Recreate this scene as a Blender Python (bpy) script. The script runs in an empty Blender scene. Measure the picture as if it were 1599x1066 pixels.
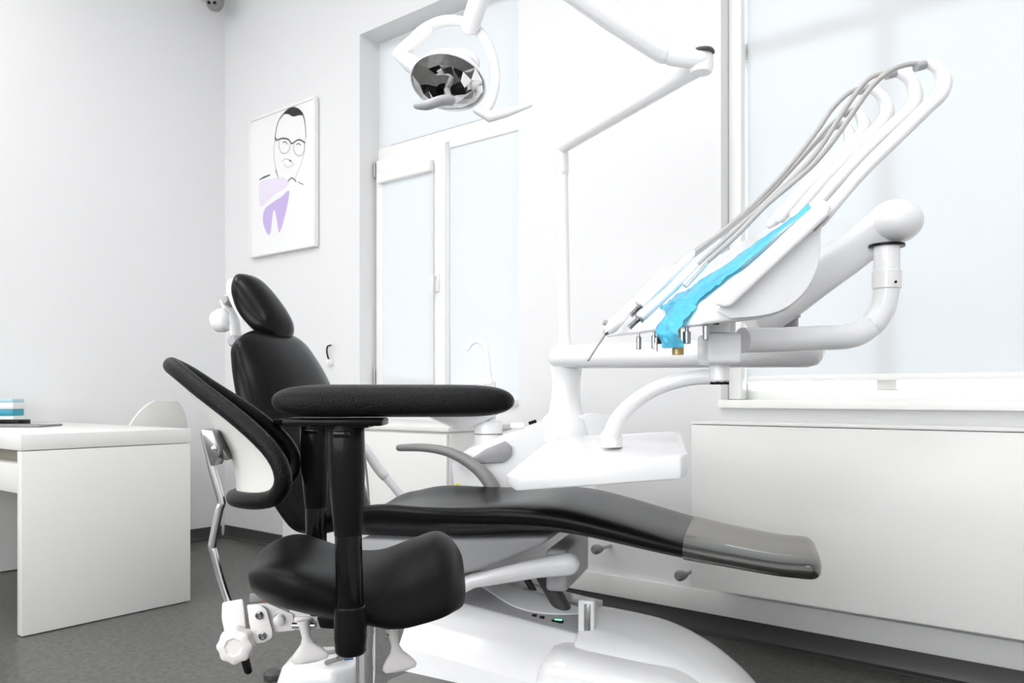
import bpy, bmesh, math, random
from mathutils import Vector, Matrix, noise
random.seed(7)
scene = bpy.context.scene
COL = scene.collection
V = Vector

# ------------------------------------------------------------------ camera
FPX = 1240.0; CX = 800.0; HY = 617.0; CH = 0.96
TH = math.radians(128.66)
F = V((math.cos(TH), math.sin(TH), 0)); R = V((F.y, -F.x, 0)); U = V((0, 0, 1))
cam_d = bpy.data.cameras.new('camera'); cam = bpy.data.objects.new('camera', cam_d); COL.objects.link(cam)
cam.location = (0, 0, CH)
cam.rotation_euler = (math.pi/2, 0, TH - math.pi/2)
cam_d.sensor_width = 36; cam_d.lens = 36*FPX/1599
cam_d.shift_y = (HY - 533)/1599
cam_d.clip_start = 0.05
cam_d.dof.use_dof = True; cam_d.dof.focus_distance = 1.7; cam_d.dof.aperture_fstop = 9
scene.camera = cam

# ------------------------------------------------------------------ world, exposure
wd = bpy.data.worlds.new('sky'); scene.world = wd; wd.use_nodes = True
bg = wd.node_tree.nodes['Background']; bg.inputs[0].default_value = (0.96, 0.98, 1, 1); bg.inputs[1].default_value = 4.2
vs = scene.view_settings
vs.view_transform = 'Standard'; vs.look = 'None'; vs.gamma = 1; vs.use_curve_mapping = False
vs.exposure = 0.45
CEIL_E = 6.5

# ------------------------------------------------------------------ helpers
def W(px, py, d):                      # a point seen at a pixel, d metres in front of the camera plane
    return F*d + R*((px-CX)/FPX*d) + U*(CH + (HY-py)/FPX*d)
def C(u, d, h): return F*d + R*u + U*h
def rayplane_y(px, py, y):             # point on a plane parallel to the back wall
    s = (px-CX)/FPX; d = y/(F.y + s*R.y); return W(px, py, d)

def mat(name, col, rough=0.5, metal=0.0, coat=0.0, bump=0.0, bscale=200, var=0.0, vscale=3, spec=0.5, coatr=0.05):
    m = bpy.data.materials.new(name); m.use_nodes = True
    nt = m.node_tree; b = nt.nodes['Principled BSDF']
    b.inputs['Base Color'].default_value = (*col, 1); b.inputs['Roughness'].default_value = rough
    b.inputs['Metallic'].default_value = metal; b.inputs['Specular IOR Level'].default_value = spec
    b.inputs['Coat Weight'].default_value = coat; b.inputs['Coat Roughness'].default_value = coatr
    tc = nt.nodes.new('ShaderNodeTexCoord')
    if bump or var:
        n = nt.nodes.new('ShaderNodeTexNoise'); n.inputs['Scale'].default_value = bscale; n.inputs['Detail'].default_value = 3
        nt.links.new(tc.outputs['Object'], n.inputs['Vector'])
    if bump:
        bp = nt.nodes.new('ShaderNodeBump'); bp.inputs['Strength'].default_value = bump; bp.inputs['Distance'].default_value = 0.002
        nt.links.new(n.outputs['Fac'], bp.inputs['Height']); nt.links.new(bp.outputs[0], b.inputs['Normal'])
    if var:
        n2 = nt.nodes.new('ShaderNodeTexNoise'); n2.inputs['Scale'].default_value = vscale; n2.inputs['Detail'].default_value = 4
        nt.links.new(tc.outputs['Object'], n2.inputs['Vector'])
        mr = nt.nodes.new('ShaderNodeMapRange'); mr.inputs['To Min'].default_value = max(0, rough-var); mr.inputs['To Max'].default_value = min(1, rough+var)
        nt.links.new(n2.outputs['Fac'], mr.inputs['Value']); nt.links.new(mr.outputs[0], b.inputs['Roughness'])
    return m

M = {}
M['wall'] = mat('white_wall_paint', (.785, .785, .79), .75, bump=.05, bscale=120)
M['ceiling'] = mat('ceiling_paint', (.85, .85, .85), .9, bump=.05, bscale=100)
M['cab'] = mat('white_cabinet_lacquer', (.80, .795, .775), .32, var=.05)
M['desk'] = mat('desk_white_laminate', (.78, .775, .755), .4, var=.05)
M['plastic'] = mat('white_gloss_plastic', (.91, .91, .92), .22, coat=.4, var=.04)
M['plasticw'] = mat('warm_white_plastic', (.78, .75, .74), .38, var=.04)
M['frame'] = mat('window_frame_paint', (.86, .86, .84), .35, var=.05)
M['leather'] = mat('black_leather', (.005, .005, .0055), .24, bump=.15, bscale=420, var=.05, spec=.15)
M['leatherg'] = mat('black_grained_leather', (.005, .005, .0055), .32, bump=.8, bscale=320, var=.05, spec=.15)
M['leatherm'] = mat('black_matte_upholstery', (.006, .006, .0065), .38, bump=.25, bscale=380, var=.05, spec=.12)
M['black'] = mat('black_plastic', (.005, .005, .0055), .28, bump=.1, bscale=300, spec=.15)
M['blackg'] = mat('black_gloss_tube', (.003, .003, .003), .08, var=.02, spec=.25)
M['chrome'] = mat('chrome_metal', (.72, .72, .73), .14, 1, var=.04)
M['steel'] = mat('brushed_steel', (.34, .34, .34), .25, 1, var=.06)
M['mirror'] = mat('mirror_reflector', (.62, .62, .62), .03, 1, var=.01)
M['greyp'] = mat('grey_plastic', (.24, .24, .235), .35, var=.05)
M['greyl'] = mat('light_grey_plastic', (.40, .40, .41), .3, var=.05)
M['dgrey'] = mat('dark_grey_rubber', (.06, .06, .06), .5, var=.05)
M['hose'] = mat('grey_hose_silicone', (.42, .41, .40), .35, var=.05)
M['base'] = mat('dark_cove_skirting', (.055, .055, .053), .4, bump=.1, bscale=100)
M['brass'] = mat('brass_socket', (.42, .30, .12), .3, .8, var=.05)
M['orange'] = mat('orange_plastic', (.55, .10, .02), .4, var=.05)
M['yellow'] = mat('yellow_sticker', (.85, .75, .02), .5, var=.05)
M['blue'] = mat('blue_print', (.05, .15, .35), .5, var=.05)
M['teal'] = mat('teal_cardboard', (.05, .36, .50), .5, var=.05)
M['tealb'] = mat('pale_blue_cardboard', (.45, .70, .80), .5, var=.05)
M['ink'] = mat('black_ink', (.02, .02, .02), .6, var=.05)
M['inkg'] = mat('grey_ink', (.40, .40, .42), .6, var=.05)
M['lilac'] = mat('lilac_ink', (.80, .73, .86), .6, var=.05)
M['purple'] = mat('purple_ink', (.56, .45, .76), .6, var=.05)
M['paper'] = mat('white_poster_board', (.87, .87, .87), .5, var=.05)
M['shell'] = mat('cream_shell_plastic', (.85, .84, .80), .35, var=.05)
M['wood'] = mat('dark_slot', (.25, .23, .18), .6, var=.05)
M['lining'] = mat('white_padded_shell', (.72, .71, .68), .5, bump=.1, bscale=150)

def emis(name, col, s):
    m = bpy.data.materials.new(name); m.use_nodes = True; nt = m.node_tree
    b = nt.nodes['Principled BSDF']; b.inputs['Base Color'].default_value = (.8, .8, .8, 1)
    b.inputs['Emission Color'].default_value = (*col, 1); b.inputs['Emission Strength'].default_value = s
    return m
M['panel'] = emis('added_light_diffuser', (1, .985, .97), CEIL_E)
M['led'] = emis('green_led', (0, .9, .4), 1.2)

def floor_mat():
    m = bpy.data.materials.new('speckled_grey_vinyl'); m.use_nodes = True; nt = m.node_tree; b = nt.nodes['Principled BSDF']
    tc = nt.nodes.new('ShaderNodeTexCoord')
    v = nt.nodes.new('ShaderNodeTexVoronoi'); v.inputs['Scale'].default_value = 75
    n = nt.nodes.new('ShaderNodeTexNoise'); n.inputs['Scale'].default_value = 45; n.inputs['Detail'].default_value = 6
    nt.links.new(tc.outputs['Object'], v.inputs['Vector']); nt.links.new(tc.outputs['Object'], n.inputs['Vector'])
    r1 = nt.nodes.new('ShaderNodeValToRGB'); r1.color_ramp.elements[0].color = (.05, .05, .048, 1); r1.color_ramp.elements[1].color = (.165, .162, .152, 1)
    sep = nt.nodes.new('ShaderNodeSeparateColor'); nt.links.new(v.outputs['Color'], sep.inputs[0])
    mx = nt.nodes.new('ShaderNodeMath'); mx.operation = 'ADD'
    m2 = nt.nodes.new('ShaderNodeMath'); m2.operation = 'MULTIPLY'; m2.inputs[1].default_value = .35
    nt.links.new(sep.outputs[0], m2.inputs[0]); nt.links.new(m2.outputs[0], mx.inputs[0]); nt.links.new(n.outputs['Fac'], mx.inputs[1])
    m3 = nt.nodes.new('ShaderNodeMath'); m3.operation = 'SUBTRACT'; m3.inputs[1].default_value = .2
    nt.links.new(mx.outputs[0], m3.inputs[0]); nt.links.new(m3.outputs[0], r1.inputs[0]); nt.links.new(r1.outputs[0], b.inputs['Base Color'])
    b.inputs['Roughness'].default_value = .38
    bp = nt.nodes.new('ShaderNodeBump'); bp.inputs['Strength'].default_value = .15; bp.inputs['Distance'].default_value = .002
    nt.links.new(n.outputs['Fac'], bp.inputs['Height']); nt.links.new(bp.outputs[0], b.inputs['Normal'])
    return m
M['floor'] = floor_mat()

def blind_mat():
    m = bpy.data.materials.new('white_roller_fabric'); m.use_nodes = True; nt = m.node_tree
    for n in list(nt.nodes): nt.nodes.remove(n)
    o = nt.nodes.new('ShaderNodeOutputMaterial'); d = nt.nodes.new('ShaderNodeBsdfDiffuse'); t = nt.nodes.new('ShaderNodeBsdfTranslucent')
    mx = nt.nodes.new('ShaderNodeMixShader'); mx.inputs[0].default_value = .30
    d.inputs[0].default_value = (.90, .91, .92, 1); t.inputs[0].default_value = (.62, .66, .69, 1)
    tc = nt.nodes.new('ShaderNodeTexCoord'); w = nt.nodes.new('ShaderNodeTexNoise'); w.inputs['Scale'].default_value = 900
    bp = nt.nodes.new('ShaderNodeBump'); bp.inputs['Strength'].default_value = .1; bp.inputs['Distance'].default_value = .001
    nt.links.new(tc.outputs['Object'], w.inputs[0]); nt.links.new(w.outputs[0], bp.inputs['Height']); nt.links.new(bp.outputs[0], d.inputs['Normal'])
    nt.links.new(d.outputs[0], mx.inputs[1]); nt.links.new(t.outputs[0], mx.inputs[2]); nt.links.new(mx.outputs[0], o.inputs[0])
    return m
M['blind'] = blind_mat()

def film_mat(name, col, alpha_t, rough=.12):
    m = bpy.data.materials.new(name); m.use_nodes = True; nt = m.node_tree
    for n in list(nt.nodes): nt.nodes.remove(n)
    o = nt.nodes.new('ShaderNodeOutputMaterial'); b = nt.nodes.new('ShaderNodeBsdfPrincipled'); t = nt.nodes.new('ShaderNodeBsdfTransparent')
    b.inputs['Base Color'].default_value = (*col, 1); b.inputs['Roughness'].default_value = rough
    t.inputs[0].default_value = (min(1, col[0]+.35), min(1, col[1]+.35), min(1, col[2]+.2), 1)
    tc = nt.nodes.new('ShaderNodeTexCoord'); w = nt.nodes.new('ShaderNodeTexNoise'); w.inputs['Scale'].default_value = 30; w.inputs['Detail'].default_value = 4
    bp = nt.nodes.new('ShaderNodeBump'); bp.inputs['Strength'].default_value = .7; bp.inputs['Distance'].default_value = .004
    nt.links.new(tc.outputs['Object'], w.inputs[0]); nt.links.new(w.outputs[0], bp.inputs['Height']); nt.links.new(bp.outputs[0], b.inputs['Normal'])
    mx = nt.nodes.new('ShaderNodeMixShader'); mx.inputs[0].default_value = alpha_t
    nt.links.new(b.outputs[0], mx.inputs[1]); nt.links.new(t.outputs[0], mx.inputs[2]); nt.links.new(mx.outputs[0], o.inputs[0])
    return m
M['film'] = film_mat('blue_plastic_film', (.12, .62, .90), .30)

def clear_mat():
    m = bpy.data.materials.new('clear_plastic_cover'); m.use_nodes = True; nt = m.node_tree
    for n in list(nt.nodes): nt.nodes.remove(n)
    o = nt.nodes.new('ShaderNodeOutputMaterial'); g = nt.nodes.new('ShaderNodeBsdfGlossy'); t = nt.nodes.new('ShaderNodeBsdfTransparent')
    g.inputs['Roughness'].default_value = .09; t.inputs[0].default_value = (.92, .92, .91, 1); g.inputs[0].default_value = (.95, .93, .9, 1)
    tc = nt.nodes.new('ShaderNodeTexCoord'); w = nt.nodes.new('ShaderNodeTexNoise'); w.inputs['Scale'].default_value = 9
    bp = nt.nodes.new('ShaderNodeBump'); bp.inputs['Strength'].default_value = .15; bp.inputs['Distance'].default_value = .004
    fr = nt.nodes.new('ShaderNodeFresnel'); fr.inputs[0].default_value = 2.3
    nt.links.new(tc.outputs['Object'], w.inputs[0]); nt.links.new(w.outputs[0], bp.inputs['Height']); nt.links.new(bp.outputs[0], g.inputs['Normal'])
    mx = nt.nodes.new('ShaderNodeMixShader')
    nt.links.new(fr.outputs[0], mx.inputs[0]); nt.links.new(t.outputs[0], mx.inputs[1]); nt.links.new(g.outputs[0], mx.inputs[2]); nt.links.new(mx.outputs[0], o.inputs[0])
    return m
M['clear'] = clear_mat()

def glass_mat():
    m = bpy.data.materials.new('window_glass'); m.use_nodes = True; nt = m.node_tree
    for n in list(nt.nodes): nt.nodes.remove(n)
    o = nt.nodes.new('ShaderNodeOutputMaterial'); g = nt.nodes.new('ShaderNodeBsdfGlossy'); t = nt.nodes.new('ShaderNodeBsdfTransparent')
    g.inputs['Roughness'].default_value = .02; t.inputs[0].default_value = (.95, .98, .98, 1)
    fr = nt.nodes.new('ShaderNodeFresnel'); mx = nt.nodes.new('ShaderNodeMixShader')
    nt.links.new(fr.outputs[0], mx.inputs[0]); nt.links.new(t.outputs[0], mx.inputs[1]); nt.links.new(g.outputs[0], mx.inputs[2]); nt.links.new(mx.outputs[0], o.inputs[0])
    return m
M['glass'] = glass_mat()

def wloc(o):
    l = V((0, 0, 0))
    while o is not None: l = l + o.location; o = o.parent
    return l
def obj(name, bm, m, parent=None, label=None, smooth=40, loc=None):
    off = wloc(parent) if parent else V((0, 0, 0))
    own = V(loc) if loc is not None else V((0, 0, 0))
    if loc is not None: own = own - off
    bmesh.ops.recalc_face_normals(bm, faces=bm.faces[:])
    bmesh.ops.translate(bm, verts=bm.verts[:], vec=-(off+own))
    me = bpy.data.meshes.new(name); bm.to_mesh(me); bm.free()
    me.materials.append(M[m])
    if smooth:
        for p in me.polygons: p.use_smooth = True
        me.set_sharp_from_angle(angle=math.radians(smooth))
    o = bpy.data.objects.new(name, me); COL.objects.link(o); o.location = own
    if parent: o.parent = parent
    if label: o['label'] = label
    return o
def thing(name, label, cat, loc, group=None):
    o = bpy.data.objects.new(name, None); COL.objects.link(o); o.location = loc; o.empty_display_size = .1
    o['label'] = label; o['category'] = cat
    if group: o['group'] = group
    return o
def tag(o, label, cat, group=None):
    o['label'] = label; o['category'] = cat
    if group: o['group'] = group
    return o
def struct(name, bm, m, parent=None, smooth=40):
    o = obj(name, bm, m, parent, smooth=smooth)
    if not parent: o['kind'] = 'structure'
    return o
def NB(): return bmesh.new()

def box(bm, lo, hi, bev=0.0, seg=2):
    lo = V(lo); hi = V(hi); return rbox(bm, (lo+hi)/2, hi-lo, (V((1, 0, 0)), V((0, 1, 0)), U), bev, seg)
def rbox(bm, c, size, ax, bev=0.0, seg=2):
    c = V(c); vs_ = []
    for i in (-1, 1):
        for j in (-1, 1):
            for k in (-1, 1):
                vs_.append(bm.verts.new(c + ax[0]*(i*size[0]/2) + ax[1]*(j*size[1]/2) + ax[2]*(k*size[2]/2)))
    q = [(0, 1, 3, 2), (4, 6, 7, 5), (0, 4, 5, 1), (2, 3, 7, 6), (0, 2, 6, 4), (1, 5, 7, 3)]
    fs = [bm.faces.new([vs_[i] for i in f]) for f in q]
    if bev:
        es = list({e for f in fs for e in f.edges})
        bmesh.ops.bevel(bm, geom=es, offset=bev, segments=seg, profile=.5, affect='EDGES')
    return bm
def solid(bm, near, far, bev=0.0, seg=2):
    """a body between two matching outlines"""
    a = [bm.verts.new(p) for p in near]; b = [bm.verts.new(p) for p in far]; n = len(a)
    fs = [bm.faces.new(a), bm.faces.new(b[::-1])]
    for i in range(n): fs.append(bm.faces.new((a[i], b[i], b[(i+1) % n], a[(i+1) % n])))
    if bev:
        bmesh.ops.recalc_face_normals(bm, faces=fs)
        es = list({e for f in fs for e in f.edges})
        bmesh.ops.bevel(bm, geom=es, offset=bev, segments=seg, profile=.5, affect='EDGES', clamp_overlap=True)
    return bm
def crom(P, n=8, closed=False):
    P = [V(p) for p in P]; out = []; N = len(P)
    rng = range(N if closed else N-1)
    for i in rng:
        if closed: p0, p1, p2, p3 = P[(i-1) % N], P[i], P[(i+1) % N], P[(i+2) % N]
        else: p0, p1, p2, p3 = P[max(i-1, 0)], P[i], P[i+1], P[min(i+2, N-1)]
        for k in range(n):
            t = k/n
            out.append(.5*((2*p1) + (p2-p0)*t + (2*p0-5*p1+4*p2-p3)*t*t + (3*p1-p0-3*p2+p3)*t**3))
    if not closed: out.append(P[-1])
    return out
def lerps(xs, ys, x):
    if x <= xs[0]: return ys[0]
    for i in range(len(xs)-1):
        if x <= xs[i+1]:
            t = (x-xs[i])/(xs[i+1]-xs[i]); return ys[i]+(ys[i+1]-ys[i])*t
    return ys[-1]
def interp_smooth(xs, ys, x):
    n = len(xs)
    if x <= xs[0]: return ys[0]
    if x >= xs[-1]: return ys[-1]
    for i in range(n-1):
        if x <= xs[i+1]:
            h = xs[i+1]-xs[i]; t = (x-xs[i])/h
            def m(j):
                if j == 0: return (ys[1]-ys[0])/(xs[1]-xs[0])
                if j == n-1: return (ys[-1]-ys[-2])/(xs[-1]-xs[-2])
                return (ys[j+1]-ys[j-1])/(xs[j+1]-xs[j-1])
            m0, m1 = m(i)*h, m(i+1)*h
            return (2*t**3-3*t*t+1)*ys[i]+(t**3-2*t*t+t)*m0+(-2*t**3+3*t*t)*ys[i+1]+(t**3-t*t)*m1
def tube(bm, P, r, seg=16, cap='flat', flat=1.0, up=None, closed=False):
    """round (or flattened) tube along points; r number or list"""
    P = [V(p) for p in P]; n = len(P)
    rs = [r]*n if not isinstance(r, (list, tuple)) else [r[0]+(0) if len(r) == 1 else lerps([i/(len(r)-1) for i in range(len(r))], r, k/(n-1)) for k in range(n)]
    T = []
    for i in range(n):
        if closed: t = P[(i+1) % n]-P[(i-1) % n]
        else: t = P[min(i+1, n-1)]-P[max(i-1, 0)]
        T.append(t.normalized())
    a = V(up) if up is not None else (U if abs(T[0].z) < .9 else R)
    nrm = (a - T[0]*a.dot(T[0])).normalized(); rings = []
    def ring(c, nn, bb, rr): return [bm.verts.new(c + nn*(math.cos(2*math.pi*k/seg)*rr) + bb*(math.sin(2*math.pi*k/seg)*rr*flat)) for k in range(seg)]
    for i in range(n):
        if up is not None: a = V(up); nrm = (a - T[i]*a.dot(T[i])).normalized()
        else: nrm = (nrm - T[i]*nrm.dot(T[i])).normalized()
        b = T[i].cross(nrm)
        if i == 0 and cap == 'round' and not closed:
            for q in (80, 55, 28): rings.append(ring(P[0]-T[0]*(rs[0]*math.sin(math.radians(q))), nrm, b, rs[0]*math.cos(math.radians(q))))
        rings.append(ring(P[i], nrm, b, rs[i]))
        if i == n-1 and cap == 'round' and not closed:
            for q in (28, 55, 80): rings.append(ring(P[i]+T[i]*(rs[i]*math.sin(math.radians(q))), nrm, b, rs[i]*math.cos(math.radians(q))))
    m = len(rings)
    for i in range(m if closed else m-1):
        A, B = rings[i], rings[(i+1) % m]
        for k in range(seg): bm.faces.new((A[k], A[(k+1) % seg], B[(k+1) % seg], B[k]))
    if not closed: bm.faces.new(rings[0][::-1]); bm.faces.new(rings[-1])
    return bm
def lathe(bm, o, ax, prof, seg=32):
    """profile of (radius, distance along the axis)"""
    ax = V(ax).normalized(); a = U if abs(ax.z) < .9 else V((1, 0, 0)); x = (a-ax*a.dot(ax)).normalized(); y = ax.cross(x); o = V(o); rings = []
    for r, h in prof:
        rings.append([bm.verts.new(o+ax*h+(x*math.cos(2*math.pi*k/seg)+y*math.sin(2*math.pi*k/seg))*max(r, 1e-4)) for k in range(seg)])
    for A, B in zip(rings, rings[1:]):
        for k in range(seg): bm.faces.new((A[k], A[(k+1) % seg], B[(k+1) % seg], B[k]))
    bm.faces.new(rings[0][::-1]); bm.faces.new(rings[-1]); return bm
def loft(bm, rings, caps=True):
    rr = [[bm.verts.new(p) for p in r] for r in rings]; n = len(rr[0])
    for A, B in zip(rr, rr[1:]):
        for k in range(n): bm.faces.new((A[k], A[(k+1) % n], B[(k+1) % n], B[k]))
    if caps: bm.faces.new(rr[0][::-1]); bm.faces.new(rr[-1])
    return bm
def spow(x, p): return math.copysign(abs(x)**p, x)
def section(c, S, N, hw, th, dish=0, n=2.6, seg=40, dpow=2, asym=0):
    out = []
    for k in range(seg):
        a = 2*math.pi*k/seg
        x = spow(math.cos(a), 2/n); z = spow(math.sin(a), 2/n)
        out.append(V(c) + S*(x*hw) + N*(z*th/2 + dish*abs(x)**dpow + asym*x))
    return out

# ------------------------------------------------------------------ the room
XL, XR, YB, YF, HC = -4.9, 2.0, 3.0, -2.6, 3.75
WIN = [(-3.516, -2.36), (-1.331, -.175)]     # window openings along the back wall
SILL, HEAD, TRANS, REC = .93, 3.02, 2.33, .15
bm = NB(); box(bm, (XL-.2, YF-.2, -.1), (XR+.2, YB+.3, 0)); struct('floor', bm, 'floor')
bm = NB(); box(bm, (XL-.2, YF-.2, HC), (XR+.2, YB+.3, HC+.1)); struct('ceiling', bm, 'ceiling')
bm = NB()
xs = [XL-.2, WIN[0][0], WIN[0][1], WIN[1][0], WIN[1][1], XR+.2]
for i in range(5):
    if i % 2 == 0: box(bm, (xs[i], YB, 0), (xs[i+1], YB+.3, HC))
    else:
        box(bm, (xs[i], YB, 0), (xs[i+1], YB+.3, SILL)); box(bm, (xs[i], YB, HEAD), (xs[i+1], YB+.3, HC))
struct('wall_back', bm, 'wall')
bm = NB(); box(bm, (XL-.2, YF-.2, 0), (XL, YB, HC)); struct('wall_left', bm, 'wall')
bm = NB(); box(bm, (XR, YF-.2, 0), (XR+.2, YB, HC)); struct('wall_right', bm, 'wall')
FW = (-3.2, 1.4, .85, 3.0)      # unseen wide window added behind the camera for frontal fill light
bm = NB(); box(bm, (XL, YF-.2, 0), (FW[0], YF, HC)); box(bm, (FW[1], YF-.2, 0), (XR, YF, HC)); box(bm, (FW[0], YF-.2, 0), (FW[1], YF, FW[2])); box(bm, (FW[0], YF-.2, FW[3]), (FW[1], YF, HC)); struct('wall_front', bm, 'wall')
bm = NB(); fx = [FW[0]+(FW[1]-FW[0])*i/3 for i in range(4)]
for i, x in enumerate(fx):
    xa = x if i == 0 else (x-.06 if i == 3 else x-.03); box(bm, (xa, YF-.12, FW[2]+.06), (xa+.06, YF-.05, FW[3]-.06), .004)
box(bm, (FW[0], YF-.12, FW[2]), (FW[1], YF-.05, FW[2]+.06), .004); box(bm, (FW[0], YF-.12, FW[3]-.06), (FW[1], YF-.05, FW[3]), .004)
fill_frame = struct('window_3', bm, 'frame')  # frame of the added fill window, out of view
# dark coved skirting
def cove(p0, p1, nrm):
    p0, p1, nrm = V(p0), V(p1), V(nrm); prof = [(0, .08), (.004, .08), (.006, .03), (.012, .012), (.03, .004), (.03, 0), (0, 0)]
    bm = NB(); return solid(bm, [p0+nrm*a+U*b for a, b in prof], [p1+nrm*a+U*b for a, b in prof])
struct('baseboard_back', cove((XL, YB-.001, .001), (XR, YB-.001, .001), (0, -1, 0)), 'base')
struct('baseboard_left', cove((XL+.001, YF, .001), (XL+.001, YB-.03, .001), (1, 0, 0)), 'base')
bm = NB(); box(bm, (-3.0, YB-.022, .085), (XR, YB-.001, .175), .004); struct('trim_1', bm, 'frame')

# windows
def make_window(n, x0, x1, kind):
    root = bpy.data.objects.new('window_%d' % n, None); COL.objects.link(root); root.location = (x0, YB, SILL); root['kind'] = 'structure'
    y = YB+REC; xm = (x0+x1)/2; fw = .05
    bm = NB()
    box(bm, (x0, y, SILL), (x0+fw, y+.07, HEAD), .004); box(bm, (x1-fw, y, SILL), (x1, y+.07, HEAD), .004)
    box(bm, (x0+fw, y+.001, SILL), (x1-fw, y+.069, SILL+fw), .004); box(bm, (x0+fw, y+.001, HEAD-fw), (x1-fw, y+.069, HEAD), .004)
    box(bm, (x0+.001, y-.012, TRANS), (x1-.001, y+.068, TRANS+.07), .004); box(bm, (xm-.035, y+.002, SILL+fw), (xm+.035, y+.066, TRANS), .004)
    if kind == 2: box(bm, (xm-.05, y+.002, TRANS+.07), (xm+.035, y+.066, HEAD-fw), .004)
    obj('frame', bm, 'frame', root)
    bm = NB(); box(bm, (x0+fw, y+.03, SILL+fw), (x1-fw, y+.036, HEAD-fw)); obj('pane', bm, 'glass', root)
    bm = NB(); box(bm, (x0-.0, YB-.03, SILL-.02), (x1+.0, y, SILL+.012), .004); obj('sill', bm, 'frame', root)
    if kind == 1:
        # left casement stands proud with its own small blind
        a, b = x0+.02, xm-.01; z0, z1 = SILL+.03, TRANS-.01
        bm = NB(); s = .075
        box(bm, (a, y-.045, z0), (a+s, y-.005, z1), .006); box(bm, (b-s-.02, y-.045, z0), (b, y-.005, z1), .006)
        box(bm, (a+s-.001, y-.043, z1-.10), (b-s-.019, y-.007, z1-.001), .002); box(bm, (a+s-.001, y-.043, z0+.001), (b-s-.019, y-.007, z0+.09), .002)
        c = obj('casement', bm, 'frame', root)
        bm = NB(); box(bm, (a+s-.03, y-.085, z1-.15), (b-s+.0, y-.045, z1-.08), .012, 3); obj('blind_cassette', bm, 'frame', root)
        bm = NB(); box(bm, (a+s-.01, y-.052, z0+.06), (b-s-.0, y-.050, z1-.12)); obj('blind', bm, 'blind', root)
        bm = NB(); box(bm, (b-.065, y-.056, 1.52), (b-.035, y-.045, 1.62), .003); tube(bm, [(b-.05, y-.05, 1.60), (b-.05, y-.08, 1.60)], .007, 12)
        box(bm, (b-.057, y-.095, 1.50), (b-.043, y-.08, 1.607), .004); obj('handle', bm, 'frame', root)
        for z in (1.02, 2.22):
            bm = NB(); tube(bm, [(a-.006, y-.05, z), (a-.006, y-.05, z+.09)], .008, 10); obj('hinge', bm, 'steel', root)
        # right leaf with a full roller blind, and the one on the top light
        bm = NB(); box(bm, (xm+.03, y-.032, SILL+.04), (x1-.002, y-.030, TRANS-.03)); obj('blind', bm, 'blind', root)
        bm = NB(); box(bm, (xm+.02, y-.045, TRANS-.05), (x1-.002, y-.015, TRANS-.01), .008); obj('blind_cassette', bm, 'frame', root)
        bm = NB(); box(bm, (x0+.03, y-.012, TRANS+.071), (x1-.01, y-.010, HEAD-.02)); obj('blind', bm, 'blind', root)
    else:
        bm = NB(); box(bm, (x0+.058, y-.019, 1.03), (x1-.005, y-.0175, HEAD-.03)); obj('blind', bm, 'blind', root)
        bm = NB(); box(bm, (x0+.06, y-.028, 1.015), (x1-.005, y-.010, 1.04), .006); obj('blind_rail', bm, 'frame', root)
        bm = NB(); box(bm, (x0+.001, y-.08, SILL+.013), (x0+.055, y-.02, HEAD-.01), .006); obj('side_guide', bm, 'frame', root)
make_window(1, *WIN[0], 1); make_window(2, *WIN[1], 2)

# unseen ceiling panels, added above the frame to light the room
k = 0
for x in (-3.9, -2.0, -.1):
    for y in (-1.1, .8):
        k += 1
        side = 'window' if y > 0 else 'entrance'
        t = thing('added_ceiling_light', 'added flat square ceiling light panel on the %s side, %s' % (side, {-3.9: 'over the desk', -2.0: 'over the middle of the room', -.1: 'over the right end of the room'}[x]), 'ceiling light', (x, y, HC), 'added ceiling light panels')
        bm = NB(); box(bm, (x-.62, y-.33, HC-.035), (x+.62, y+.33, HC-.001), .004); obj('frame', bm, 'frame', t)
        bm = NB(); box(bm, (x-.59, y-.30, HC-.045), (x+.59, y+.30, HC-.034)); obj('diffuser', bm, 'panel', t)

# ------------------------------------------------------------------ long cabinet under the right window
t = thing('wall_cabinet', 'long plain white wall-hung cabinet front under the right window', 'cabinet', (-1.337, 2.99, .25))
bm = NB(); box(bm, (-1.337, 2.77, .245), (1.9, 2.975, .85), .002); obj('body', bm, 'cab', t)
bm = NB(); box(bm, (-1.339, 2.748, .852), (1.9, 2.975, .862), .002); obj('top', bm, 'cab', t)
for x0, x1 in ((-1.337, -.02), (-.016, 1.9)):
    bm = NB(); box(bm, (x0, 2.75, .243), (x1, 2.769, .85), .002); obj('door', bm, 'cab', t)
# valves low on the wall beside it
for (px, py, lab) in ((1066, 898, 'small dark valve knob low beside the end of the long white cabinet'), (935, 857, 'small grey shut-off valve on the wall below the chair legrest')):
    p = rayplane_y(px, py, 2.9); t = thing('radiator_valve', lab, 'valve', p)
    bm = NB(); lathe(bm, p, (-.3, -1, 0), [(.012, -.02), (.02, 0), (.022, .02), (.016, .03)], 14); obj('knob', bm, 'greyp', t)
    bm = NB(); tube(bm, [p, V((p.x, 2.995, p.z))], .008, 10); obj('pipe', bm, 'greyl', t)

# low cream cabinet under the left window
t = thing('low_cabinet', 'low cream cabinet against the wall under the left window, behind the stool arm', 'cabinet', (-3.0, 2.9, 0))
bm = NB(); box(bm, (-3.55, 2.52, .10), (-2.36, 2.97, .80), .003); obj('body', bm, 'cab', t)
bm = NB(); box(bm, (-3.56, 2.50, .80), (-2.35, 2.97, .825), .004); obj('worktop', bm, 'cab', t)
bm = NB(); box(bm, (-3.5, 2.56, 0), (-2.4, 2.95, .10)); obj('plinth', bm, 'greyl', t)
for x0 in (-3.547, -2.953):
    bm = NB(); box(bm, (x0, 2.503, .11), (x0+.588, 2.518, .79), .003); d_ = obj('door', bm, 'cab', t)

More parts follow.
